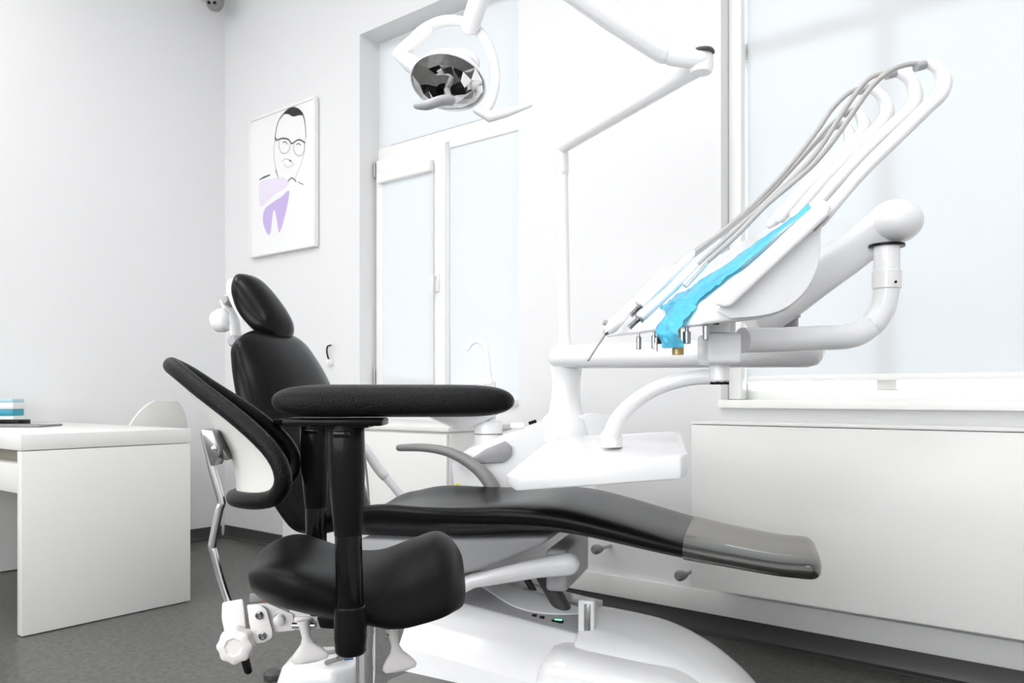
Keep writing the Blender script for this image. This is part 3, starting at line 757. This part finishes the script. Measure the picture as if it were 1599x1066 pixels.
# clamp block, knob, plates
wm = 'plasticw'; cd = 1.50
def PX(pts, d): return [W(x, y, d) for x, y in pts]
bm = NB(); solid(bm, PX(((347, 940), (380, 934), (384, 975), (389, 1015), (356, 1012), (346, 965)), cd), PX(((352, 942), (382, 936), (386, 975), (389, 1012), (360, 1010), (351, 965)), cd+.05), .004); obj('clamp_block', bm, wm, stool)
bm = NB(); solid(bm, PX(((386, 946), (408, 944), (417, 952), (426, 985), (425, 996), (413, 1003), (398, 1005), (392, 985)), cd-.012), PX(((386, 946), (408, 944), (417, 952), (426, 985), (425, 996), (413, 1003), (398, 1005), (392, 985)), cd-.002), .002); pl = obj('bolt_plate', bm, wm, stool)
for q in ((406, 960), (411, 992)):
    bm = NB(); lathe(bm, W(*q, cd-.012), -F, [(.0075, -.003), (.0075, .004), (.005, .006), (.004, .003), (0, .003)], 18); obj('bolt', bm, 'steel', pl)
bm = NB(); arm2 = ((386, 944), (418, 941), (458, 958), (462, 984), (420, 988), (390, 975)); solid(bm, PX(arm2, cd), PX(arm2, cd+.012), .002); obj('bracket_plate', bm, wm, stool)
bm = NB(); ext = ((452, 950), (560, 955), (560, 975), (455, 985)); solid(bm, PX(ext, cd+.005), PX(ext, cd+.06), .003); obj('bracket_beam', bm, wm, stool)
bm = NB(); lathe(bm, W(437, 967, cd-.001), -F, [(.010, -.002), (.010, .008), (.005, .012), (0, .0125)], 20); obj('cap_nut', bm, wm, stool)
bm = NB(); lathe(bm, W(437, 967, cd-.001), -F, [(.012, -.001), (.012, .001)], 20); obj('washer', bm, 'chrome', stool)
bm = NB(); solid(bm, PX(((390, 926), (411, 926), (411, 939), (390, 940)), cd+.01), PX(((390, 926), (411, 926), (411, 939), (390, 940)), cd+.03), .002); obj('end_cap', bm, 'greyp', stool)
bm = NB(); solid(bm, PX(((411, 927), (440, 928), (440, 940), (411, 939)), cd+.01), PX(((411, 927), (440, 928), (440, 940), (411, 939)), cd+.03), .001); obj('orange_tab', bm, 'orange', stool, 'orange tab')
# star knob
c = W(370, 1006, cd-.02); bm = NB(); rings = []
for dz, sc in ((.018, .8), (.012, .95), (-.004, 1), (-.014, .95), (-.018, .8), (-.0185, .5), (-.016, .42), (-.016, .1)):
    rings.append([c+F*dz+(R*math.cos(q)+U*math.sin(q))*(.033*sc*(1+.05*math.cos(8*q))) for q in [2*math.pi*k/64 for k in range(64)]])
loft(bm, rings); obj('star_knob', bm, wm, stool)
bm = NB(); tube(bm, [W(380, 1018, cd+.01), W(388, 1046, cd+.01)], .008, 12, 'round'); obj('rod_end', bm, 'blackg', stool)
# paddle levers
def paddle(stem, tip, d, hwp):
    a = W(*stem, d); b = W(*tip, d); ax = (b-a); L_ = ax.length; ax.normalize(); sd_ = F.cross(ax).normalized(); bm = NB(); rings = []
    for f, w_, th_ in ((0, .5, .011), (.15, .36, .010), (.4, .30, .009), (.55, .36, .009), (.68, .66, .009), (.8, .9, .009), (.9, .98, .008), (.97, .85, .006), (1, .4, .002)):
        w_ = w_*hwp if f > .5 else w_*.026
        rings.append([a+ax*(L_*f)+sd_*(w_*math.cos(q))+F*(th_*math.sin(q)) for q in [2*math.pi*k/24 for k in range(24)]])
    return loft(bm, rings)
o = obj('paddle_lever', paddle((474, 968), (486, 1034), cd-.01, .037), wm, stool)
bm = NB(); solid(bm, PX(((459, 962), (489, 963), (488, 985), (460, 983)), cd), PX(((459, 962), (489, 963), (488, 985), (460, 983)), cd+.04), .004); obj('lever_housing', bm, wm, stool)
bm = NB(); tube(bm, [W(457, 976, cd-.002), W(492, 976, cd-.002)], .006, 12); obj('hinge_pin', bm, 'chrome', stool)
o = obj('paddle_lever', paddle((612, 980), (626, 1048), 1.60, .036), wm, stool)
bm = NB(); tube(bm, [W(610, 965, 1.6), W(612, 990, 1.6)], .009, 12); obj('lever_stem', bm, 'black', stool)
bm = NB(); solid(bm, PX(((495, 962), (530, 960), (528, 982), (500, 980)), 1.47), PX(((495, 962), (530, 960), (528, 982), (500, 980)), 1.52), .003); obj('tilt_block', bm, 'black', stool)

# ------------------------------------------------------------------ foot control on the floor
ft = thing('foot_control', 'white foot pedal with grey strip on the floor under the stool', 'foot pedal', C(-.62, 2.74, 0))
fd = 2.72
bm = NB(); o_ = [(-.22, -.11), (-.17, -.16), (-.02, -.16), (.05, -.10), (.06, .0), (.04, .10), (-.05, .13), (-.17, .10), (-.22, .03)]
cF = C(-.56, fd, 0)
solid(bm, [cF+R*a+F*b+U*.003 for a, b in o_], [cF+R*a*.9+F*b*.9+U*.07 for a, b in o_], .014, 3); obj('housing', bm, 'plastic', ft)
bm = NB(); o_ = [(-.14, .02), (-.03, .06), (-.02, .03), (-.10, -.005)]; solid(bm, [cF+R*a+F*b+U*.069 for a, b in o_], [cF+R*a+F*b+U*.074 for a, b in o_]); obj('grey_strip', bm, 'greyp', ft)
bm = NB(); lathe(bm, cF+R*-.15+F*-.07+U*.068, U, [(.02, 0), (.02, .006), (.012, .008)], 20); obj('button', bm, 'greyp', ft)
bm = NB(); rbox(bm, cF+R*.0+F*-.02+U*.072, (.03, .06, .004), ((R+F*.4).normalized(), (F-R*.4).normalized(), U)); obj('sticker', bm, 'blue', ft, 'small blue sticker')
bm = NB(); tube(bm, [cF+R*-.05+F*-.10+U*.08, cF+R*.0+F*-.12+U*.10, cF+R*-.05+F*.05+U*.10], .008, 10, 'round', flat=1.6); obj('lever', bm, 'greyp', ft)
bm = NB(); lathe(bm, cF+R*-.25+F*-.03, U, [(.03, .003), (.032, .02), (.02, .03)], 18); obj('side_button', bm, 'dgrey', ft)

# ================================================================== DENTAL UNIT (cuspidor, column, swing arm)
ud = 2.78
unit = thing('dental_unit', 'white dental unit with spittoon bowl, column and swing arm behind the chair', 'dental unit', C((840-CX)/FPX*ud, ud, 0))
# body: sloping shell
near = [(705, 722), (730, 702), (780, 682), (850, 660), (925, 645), (960, 650), (965, 700), (930, 770), (815, 830), (812, 1000), (735, 1000), (722, 800), (710, 760)]
def U2(pts, d, hfloor=True): return [W(x, y, d) for x, y in pts]
a_ = U2(near, 2.72)
for i in (8, 9): a_[i].z = .004
b_ = [p+F*.30 for p in a_]
bm = NB(); solid(bm, a_, b_, .02, 3); obj('cabinet', bm, 'plastic', unit)
bm = NB(); o_ = ((740, 713), (760, 700), (790, 688), (800, 697), (798, 712), (785, 722), (742, 723)); solid(bm, U2(o_, 2.705), U2(o_, 2.721), .004); obj('side_inset', bm, 'greyl', unit)
bm = NB(); rbox(bm, W(711, 762, 2.70)+R*.008, (.014, .01, .03), (R, F, U)); obj('sticker', bm, 'yellow', unit, 'small yellow sticker')
# bowl
c = W(722, 645, 2.85); prof = [(.03, -.075), (.06, -.06), (.10, -.045), (.14, -.015), (.155, .02), (.158, .03), (.150, .03), (.13, .0), (.08, -.03), (.0, -.04)]
bm = NB(); lathe(bm, c+U*.02, U, prof, 40); obj('spittoon_bowl', bm, 'plastic', unit)
bm = NB(); lathe(bm, W(763, 690, 2.85), U, [(.05, -.03), (.05, .06), (.045, .075), (.0, .075)], 28); obj('bowl_support', bm, 'plastic', unit)
bm = NB(); lathe(bm, W(763, 677, 2.85), U, [(.051, -.002), (.051, .002)], 28); obj('seam_ring', bm, 'greyp', unit)
bm = NB(); tube(bm, crom(PX(((764, 650), (765, 600), (762, 560), (757, 540), (747, 533), (737, 536), (731, 544)), 2.88), 6), .009, 12, 'round'); obj('faucet', bm, 'plastic', unit)
bm = NB(); rbox(bm, W(752, 596, 2.88), (.085, .07, .02), (R, F, U), .006, 3); tube(bm, [W(766, 655, 2.88), W(766, 596, 2.88)], .02, 14); obj('faucet_base', bm, 'plastic', unit)
# small items on the top
bm = NB(); rbox(bm, W(808, 664, 2.78), (.05, .05, .02), (R, F, U), .006); obj('cup_rest', bm, 'plastic', unit)
bm = NB(); tube(bm, [W(826, 661, 2.76), W(838, 657, 2.76)], .006, 10); obj('switch', bm, 'black', unit)
# column with flare
c = W(884, 640, ud); bm = NB(); lathe(bm, V((c.x, c.y, 0)), U, [(.10, .80), (.085, .875), (.06, .90), (.052, .95), (.05, 1.0), (.055, 1.04), (.06, 1.06)], 32); obj('column', bm, 'plastic', unit)
# swing arm (capsule)
bm = NB(); tube(bm, [W(876, 557, 2.76), W(1262, 549, 2.03)], .040, 28, 'round', flat=1.15); obj('swing_arm', bm, 'plastic', unit)
# light pole
bm = NB(); tube(bm, [W(882, 545, 2.76), W(878, 262, 2.76)], .021, 20); tube(bm, [W(878, 268, 2.76), W(877, 240, 2.76)], .025, 20, 'round'); obj('light_pole', bm, 'plastic', unit)

# suction hoses at the left of the unit
sh = thing('suction_hose', 'white suction hose with handle slanting behind the black stool post', 'hose', W(640, 800, 2.84))
bm = NB(); tube(bm, crom(PX(((560, 690), (575, 708), (590, 730), (600, 742)), 2.84), 5), .018, 14, 'round'); obj('handle', bm, 'plastic', sh)
bm = NB(); tube(bm, crom(PX(((598, 740), (625, 772), (640, 800), (660, 850), (690, 900), (725, 900)), 2.84), 5), .014, 14, 'round'); obj('hose', bm, 'plastic', sh)
bm = NB(); tube(bm, crom(PX(((570, 715), (574, 750), (577, 800), (578, 900)), 2.86), 5), .004, 8); tag(obj('thin_cable', bm, 'hose', loc=W(577, 800, 2.72)), 'thin grey cable hanging beside the white suction hose', 'cable')

# ================================================================== DELIVERY ARM AND HEAD
dl = thing('delivery_unit', 'white tilted dental instrument unit carried on a tubular arm with ball joint', 'instrument unit', W(1180, 500, 1.75))
nearp = [(1092, 508), (1098, 494), (1116, 470), (1160, 430), (1285, 318), (1296, 326), (1284, 362), (1280, 410), (1266, 450), (1238, 482), (1196, 497), (1140, 502)]
farp = [(944, 527), (950, 508), (968, 494), (1010, 468), (1168, 372), (1178, 378), (1170, 410), (1165, 440), (1150, 466), (1128, 490), (1080, 508), (1020, 520)]
ND, FD = 1.54, 1.97
NP = PX(nearp, ND); FP = PX(farp, FD)
bm = NB(); solid(bm, NP, FP, .008, 3); obj('body', bm, 'plastic', dl, smooth=50)
# side panel
bm = NB(); sp = [(1118, 484), (1170, 438), (1268, 352)]+[(q.x, q.y) for q in crom([V((x, y, 0)) for x, y in ((1279, 350), (1282, 385), (1276, 420), (1259, 453), (1232, 478), (1195, 492), (1140, 497))], 4)]
solid(bm, PX(sp, ND-.012), PX(sp, ND+.002), .002, 2); obj('side_panel', bm, 'plastic', dl)
# handle bar along the near edge
bm = NB(); hb_ = [(1114, 474), (1128, 456), (1278, 314), (1290, 312), (1299, 322), (1295, 336), (1143, 478), (1132, 481)]
solid(bm, PX(hb_, ND-.05), PX(hb_, ND-.012), .008, 3); obj('handle_bar', bm, 'plastic', dl)
bm = NB(); hb_ = [(1264, 352), (1290, 330), (1296, 338), (1272, 362)]
solid(bm, PX(hb_, ND-.02), PX(hb_, ND+.03), .003); obj('pivot_block', bm, 'greyl', dl)
# whip arms
whips = [([(1282, 345), (1340, 275), (1400, 215), (1448, 168), (1468, 148), (1475, 128), (1468, 110), (1452, 100), (1438, 101)], 1.56),
         ([(1262, 335), (1310, 280), (1360, 228), (1408, 184), (1424, 168), (1430, 148), (1424, 128), (1408, 116), (1392, 114)], 1.65),
         ([(1242, 335), (1290, 280), (1330, 240), (1362, 208), (1378, 192), (1386, 174), (1380, 154), (1366, 141), (1350, 138)], 1.74),
         ([(1220, 340), (1260, 295), (1300, 255), (1330, 228), (1344, 212), (1350, 198), (1346, 184), (1338, 176), (1326, 174)], 1.83),
         ([(1205, 350), (1240, 310), (1275, 275), (1305, 248), (1320, 234), (1328, 220), (1326, 206), (1320, 198), (1310, 194)], 1.91)]
for P, d in whips:
    bm = NB(); q = crom(PX(P, d), 6); tube(bm, q, [.012, .013, .014, .014, .015, .015, .013, .010, .006], 16, 'round', flat=1.0); w_ = obj('whip_arm', bm, 'plastic', dl)
    bm = NB(); tube(bm, [q[-1]+R*.008, q[-1]-R*.010-U*.005], .009, 12, flat=1.3); obj('hose_clip', bm, 'greyl', w_)
# couplings under the front lip
for (x, y0, y1, d, m, rr) in ((998, 522, 546, 1.80, 'steel', .006), (1022, 520, 545, 1.74, 'steel', .006), (1031, 520, 537, 1.72, 'black', .006), (1025, 535, 549, 1.735, 'chrome', .004), (1073, 514, 537, 1.60, 'steel', .008), (1103, 503, 531, 1.56, 'steel', .006), (1119, 499, 507, 1.56, 'black', .006)):
    bm = NB(); a, b = W(x, y0-8, d), W(x, y1, d); L_ = (b-a).length
    lathe(bm, a, b-a, [(rr*.5, 0), (rr*.5, L_*.35), (rr, L_*.38), (rr, L_*.97), (rr*.6, L_), (0, L_)], 18); obj('coupling', bm, m, dl)
bm = NB(); a = W(1059, 512, 1.66); lathe(bm, a, -U, [(.006, 0), (.006, .028), (.009, .03), (.013, .032), (.012, .056), (0, .057)], 20); obj('coupling', bm, 'brass', dl, 'amber socket under the front lip')
# hinge block under the head and tube to the ball joint
bm = NB(); c = W(1123, 545, 1.72); rbox(bm, c, (.075, .09, .065), (R, F, U), .008, 3); rbox(bm, c+U*.05, (.06, .07, .05), (R, F, U), .012, 3); obj('hinge_block', bm, 'plastic', dl)
bm = NB(); lathe(bm, W(1121, 505, 1.70), -U, [(.03, -.01), (.03, 0), (.026, .02), (0, .02)], 24); obj('swivel_cap', bm, 'plastic', dl)
bm = NB(); lathe(bm, W(1124, 585, 1.74), U, [(.018, -.016), (.022, -.012), (.022, .03), (.03, .032)], 24); obj('pivot', bm, 'plastic', dl)
bm = NB()
for k in range(6):
    a = math.pi*2*k/6; rbox(bm, W(1124, 598, 1.74)+R*(.016*math.cos(a))+F*(.016*math.sin(a)), (.008, .008, .006), (R, F, U))
obj('pivot_screws', bm, 'black', dl)
bm = NB(); tp = crom(PX(((1140, 536), (1200, 534), (1270, 530), (1320, 526), (1355, 512), (1376, 488), (1384, 458), (1385, 430), (1385, 385)), 1.86), 7)
for i, p in enumerate(tp):
    f = i/(len(tp)-1); tp[i] = p - F*(.10*(1-min(1, f*2)))
tube(bm, tp, .0285, 26); obj('arm_tube', bm, 'plastic', dl)
bm = NB(); lathe(bm, W(1385, 437, 1.86), U, [(.0285, -.022), (.032, -.02), (.032, .02), (.0285, .022)], 28); o = obj('collar', bm, 'plastic', dl)
bm = NB(); lathe(bm, W(1398, 440, 1.83), -F+R*.3, [(.003, 0), (.003, .004), (0, .004)], 10); obj('set_screw', bm, 'black', o)
bc = W(1398, 346, 1.88); bm = NB(); prof = []
for k in range(17):
    a = -math.pi/2+math.pi*k/16; prof.append((.062*math.cos(a), .052*math.sin(a)))
lathe(bm, bc, U, prof, 40); obj('ball_joint', bm, 'plastic', dl)
bm = NB(); lathe(bm, W(1385, 384, 1.865), U, [(.040, -.003), (.040, .003)], 28); obj('gap_ring', bm, 'black', dl)
# fat spring arm from behind the head up to the ball
bm = NB(); P = crom([W(1170, 500, 2.02), W(1240, 455, 2.0), W(1320, 400, 1.94), W(1380, 352, 1.89)], 8); rings = []
for i, p in enumerate(P):
    f = i/(len(P)-1); T = (P[min(i+1, len(P)-1)]-P[max(0, i-1)]).normalized(); N_ = F.cross(T); N_ = N_ if N_.z > 0 else -N_
    rings.append([p+F*(.045*spow(math.cos(a), .6))+N_*((.062-.012*f)*spow(math.sin(a), .6)) for a in [2*math.pi*k/36 for k in range(36)]])
loft(bm, rings); obj('spring_arm', bm, 'plastic', dl)
bm = NB(); tube(bm, [W(1235, 535, 2.03), W(1235, 470, 2.0)], .019, 20); tube(bm, [W(1235, 496, 2.0), W(1235, 493, 2.0)], .024, 20); obj('arm_spindle', bm, 'greyl', dl)

# blue film resting on the head
def surf(s, w):        # s along outline points 1..4 (front lip to top), w from near to far
    idx = [0, 1, 2, 3, 4]; f = s*(len(idx)-1); j = min(int(f), len(idx)-2); q = f-j
    a = NP[j].lerp(NP[j+1], q); b = FP[j].lerp(FP[j+1], q); return a.lerp(b, w)
bm = NB(); rows = []; ns, nw = 90, 14
w0 = [.08, .08, .09, .12, .11, .09, .07, .05]; w1 = [.27, .30, .36, .46, .46, .40, .28, .12]
xs_ = [i/7 for i in range(8)]
for i in range(ns+1):
    f = i/ns; row = []
    for k in range(nw+1):
        g = k/nw
        wa = interp_smooth(xs_, w0, f)+.012*noise.noise(V((f*14, 0, 3))); wb = interp_smooth(xs_, w1, f)+.03*noise.noise(V((f*11, 5, 1)))
        w = wa+(wb-wa)*g
        nzz = noise.noise(V((f*16, g*3.5, 0)))*.006+noise.noise(V((f*42, g*9, 2)))*.0035
        if f < .16:     # hangs over the lip
            q = f/.16; p = surf(.18, w) + U*(-.055*(1-q)) - R*(.012+.010*math.sin(q*math.pi)) - R*.004 + R*(nzz*1.2)
        else:
            s = .18+(f-.16)/.84*.80; p = surf(s, w) + U*(.011+nzz+.004*math.sin(math.pi*g)) - R*.006*max(0, 1-(f-.16)*9)
        row.append(bm.verts.new(p))
    rows.append(row)
for i in range(ns):
    for k in range(nw): bm.faces.new((rows[i][k], rows[i][k+1], rows[i+1][k+1], rows[i+1][k]))
fo = obj('plastic_film', bm, 'film', smooth=60, loc=surf(.3, .2))
md = fo.modifiers.new('thickness', 'SOLIDIFY'); md.thickness = .0006
tag(fo, 'crumpled light blue protective film strip draped on the white instrument unit', 'plastic film')

# hoses with handpieces
hp_defs = [
 ('air_hose', 'rightmost grey hose ending in a short bare metal coupling beside the blue film', [(1440, 99), (1415, 101), (1388, 112), (1362, 135), (1335, 172), (1305, 215), (1272, 255), (1235, 288), (1195, 322), (1150, 368), (1105, 408)], (1100, 413), (1069, 446), 1.56, 1.60, 'plug'),
 ('drill_handpiece', 'second hose from the blue film, with long pale handpiece and threaded metal end', [(1393, 113), (1362, 120), (1340, 142), (1315, 178), (1285, 225), (1255, 262), (1215, 300), (1150, 358), (1085, 418)], (1085, 418), (1000, 496), 1.65, 1.68, 'thread'),
 ('drill_handpiece', 'middle hose with pale handpiece and threaded end above the others on the unit', [(1348, 136), (1325, 146), (1300, 170), (1278, 202), (1245, 245), (1200, 296), (1140, 352), (1080, 398)], (1080, 398), (1001, 477), 1.74, 1.74, 'thread'),
 ('scaler_handpiece', 'short grey hose with white grip behind the two threaded handpieces', [(1326, 174), (1300, 192), (1270, 225), (1230, 270), (1180, 322), (1110, 380), (1060, 415)], (1060, 415), (1000, 462), 1.83, 1.80, 'plain'),
 ('air_water_syringe', 'white syringe handpiece with long thin metal nozzle pointing down left', [(1311, 194), (1288, 210), (1255, 244), (1205, 298), (1150, 348), (1090, 388), (1035, 430)], (1035, 430), (948, 518), 1.91, 1.85, 'needle')]
for name, lab, P, a, b, d0, d1, kind in hp_defs:
    A = W(*a, d1); B = W(*b, d1); t = thing(name, lab, 'dental instrument', A, 'instruments hanging on the delivery unit')
    n = len(P); pts = [W(x, y, d0+(d1-d0)*i/(n-1)) for i, (x, y) in enumerate(P)]
    bm = NB(); tube(bm, crom(pts, 8), .0052 if kind != 'plain' else .004, 12, 'round'); obj('hose', bm, 'hose', t)
    ax = (B-A); L_ = ax.length
    bm = NB()
    if kind == 'plug':
        lathe(bm, A, ax, [(.004, -.01), (.0062, 0), (.0068, L_*.85), (.0068, L_), (.004, L_), (.003, L_-.01), (0, L_-.01)], 18); obj('coupling', bm, 'chrome', t)
    elif kind == 'thread':
        lathe(bm, A, ax, [(.005, -.01), (.0095, .01), (.0105, L_*.5), (.0115, L_*.95), (.010, L_), (0, L_)], 22); obj('grip', bm, 'plastic', t)
        bm = NB(); prof = [(.012, L_), (.012, L_+.004), (.006, L_+.005)]
        for k in range(8): prof += [(.0052, L_+.007+k*.003), (.0060, L_+.0085+k*.003)]
        prof += [(.006, L_+.031), (.0, L_+.0312)]
        lathe(bm, A, ax, prof, 20); obj('threaded_end', bm, 'steel', t)
    elif kind == 'plain':
        lathe(bm, A, ax, [(.004, -.01), (.009, .01), (.009, L_*.8), (.007, L_), (0, L_)], 20); obj('grip', bm, 'plastic', t)
    else:
        lathe(bm, A, ax, [(.005, -.01), (.011, .015), (.013, L_*.6), (.015, L_*.84), (.016, L_*.9), (.013, L_*.96), (.008, L_), (0, L_)], 22); obj('grip', bm, 'plastic', t)
        q = A+ax*.93; bm = NB(); lathe(bm, q-R*.012+U*.012, -R+U*.4, [(.007, -.008), (.007, .004), (.005, .006)], 14); obj('button', bm, 'greyl', t)
        bm = NB(); lathe(bm, B, ax, [(.008, -.008), (.007, .004), (.005, .008), (.0, .008)], 16); obj('collar', bm, 'steel', t)
        bm = NB(); tube(bm, crom(PX(((948, 518), (938, 533), (928, 548), (919, 562)), d1), 5), [.0028, .0024, .0030], 10, 'round'); obj('nozzle', bm, 'steel', t)

# ------------------------------------------------------------------ tray
ty = thing('instrument_tray', 'bright white tray on a curved arm hanging over the chair', 'tray', W(950, 700, 2.1))
nt_ = [W(791, 740, 1.94), W(806, 742, 1.90), W(1064, 712, 1.84), W(1075, 706, 1.87)]
ft_ = [W(1064, 675, 2.24), W(1048, 673, 2.28), W(872, 681, 2.28), W(852, 690, 2.24)]
outl = nt_+ft_
dn = []
for p, h in zip(outl, (.026, .040, .055, .050, .035, .03, .03, .03)): dn.append(p-U*h)
bm = NB(); solid(bm, outl, dn, .006, 3); obj('tray', bm, 'plastic', ty)
bm = NB(); ca = crom(PX(((1124, 588), (1080, 590), (1030, 604), (990, 628), (965, 655), (955, 678)), 1.78), 7)
for i, p in enumerate(ca):
    f = i/(len(ca)-1); q = p-V((0, 0, CH)); q = q*(1+.14*f); ca[i] = q+V((0, 0, CH))
tube(bm, ca, [.020, .019, .020, .022, .024], 20, 'flat', flat=.9, up=F); obj('curved_arm', bm, 'plastic', ty)
bm = NB(); lathe(bm, ca[-1]-U*.012, U, [(.028, -.02), (.028, .01), (.022, .02)], 24); obj('mount', bm, 'plastic', ty)

# ================================================================== OPERATING LIGHT
ol = thing('operating_light', 'white jointed dental lamp arm with mirror reflector head hanging over the chair', 'dental lamp', W(878, 240, 2.76))
bm = NB(); tube(bm, [W(876, 232, 2.76), W(960, 182, 2.42), W(1075, 112, 2.06), W(1098, 98, 2.0)], [.020, .022, .026, .027], 22, 'round'); obj('lower_arm', bm, 'plastic', ol)
bm = NB(); lathe(bm, W(1095, 108, 2.0), U, [(.026, -.01), (.030, 0), (.030, .038), (.026, .05), (0, .05)], 26); ej = obj('elbow_joint', bm, 'plastic', ol)
bm = NB(); lathe(bm, W(1097, 83, 1.99), U, [(.0285, -.003), (.0310, 0), (.0285, .006)], 26); obj('elbow_ring', bm, 'dgrey', ej)
bm = NB(); tube(bm, [W(1092, 92, 1.99), W(1050, 86, 1.99), W(1030, 74, 1.99)], .026, 20, 'round'); obj('knuckle', bm, 'plastic', ol)
bm = NB(); tube(bm, [W(1036, 80, 1.99), W(960, 28, 1.97), W(830, -65, 1.95), W(765, -110, 1.95)], [.030, .034, .036, .034], 24, 'round'); obj('upper_arm', bm, 'plastic', ol)
bm = NB(); tube(bm, [W(765, -110, 1.95), W(760, -60, 1.98), W(748, 0, 2.0), W(735, 40, 2.03)], [.03, .026, .025, .024], 22, 'round'); obj('drop_link', bm, 'plastic', ol)
yk = crom(PX(((635, 75), (655, 52), (680, 37), (705, 32), (733, 38), (757, 60), (770, 92), (774, 125), (768, 155), (756, 176)), 2.05), 7)
bm = NB(); tube(bm, yk, [.012, .014, .014, .013, .013, .013, .013, .013, .014], 18, 'round'); obj('yoke', bm, 'plastic', ol)
bm = NB(); tube(bm, PX(((667, 48), (640, 70), (622, 84)), 2.04), [.016, .018, .014], 18, 'round'); tube(bm, PX(((622, 84), (640, 98), (656, 108)), 2.04), [.014, .022, .022], 18, 'round'); obj('side_joint', bm, 'plastic', ol)
bm = NB(); tube(bm, PX(((745, 172), (765, 182), (790, 176), (828, 164)), 2.03), [.010, .015, .012, .006], 16, 'round'); obj('side_handle', bm, 'plastic', ol)
hc = W(700, 130, 2.05); axd = (-U*.90-F*.40-R*.12).normalized()
# outer bowl and mirror inside
RR = .096
bm = NB(); prof = [(.02, -.062), (.05, -.055), (.08, -.036), (RR, -.006), (RR+.003, .0), (RR, .002), (RR-.004, -.003), (.07, -.030), (.0, -.045)]
lathe(bm, hc, axd, prof, 44); obj('lamp_housing', bm, 'plastic', ol)
bm = NB(); x_ = axd.cross(R).normalized(); y_ = axd.cross(x_); rings = []
for j in range(5):
    f = j/4; r = .004+(RR-.006)*f; dep = .010+(.028)*(1-f*f); 
    rings.append([hc-axd*(-.034+.0)*1+axd*(dep-.044)+(x_*math.cos(q)+y_*math.sin(q))*r*(1+.01*random.uniform(-1, 1)) + axd*random.uniform(-.0025, .0025)*f for q in [2*math.pi*(k+.5*(j % 2))/14 for k in range(14)]])
loft(bm, rings, caps=False); bm.faces.new(rings and [v for v in bm.verts[:14]])
obj('mirror_reflector', bm, 'mirror', ol, smooth=0)
bm = NB(); lathe(bm, hc-axd*.050+R*.03+U*.012, -axd, [(.045, -.01), (.045, .008), (.035, .02), (0, .024)], 28); obj('top_cap', bm, 'plastic', ol)
bm = NB(); tube(bm, crom([W(652, 165, 1.96), W(668, 164, 1.94), W(690, 157, 1.94), W(704, 157, 1.955)], 5), [.009, .012, .012, .012], 16, 'round', flat=1.3)
tube(bm, [W(703, 158, 1.955), hc+axd*.02], .008, 12); obj('front_handle', bm, 'greyl', ol)
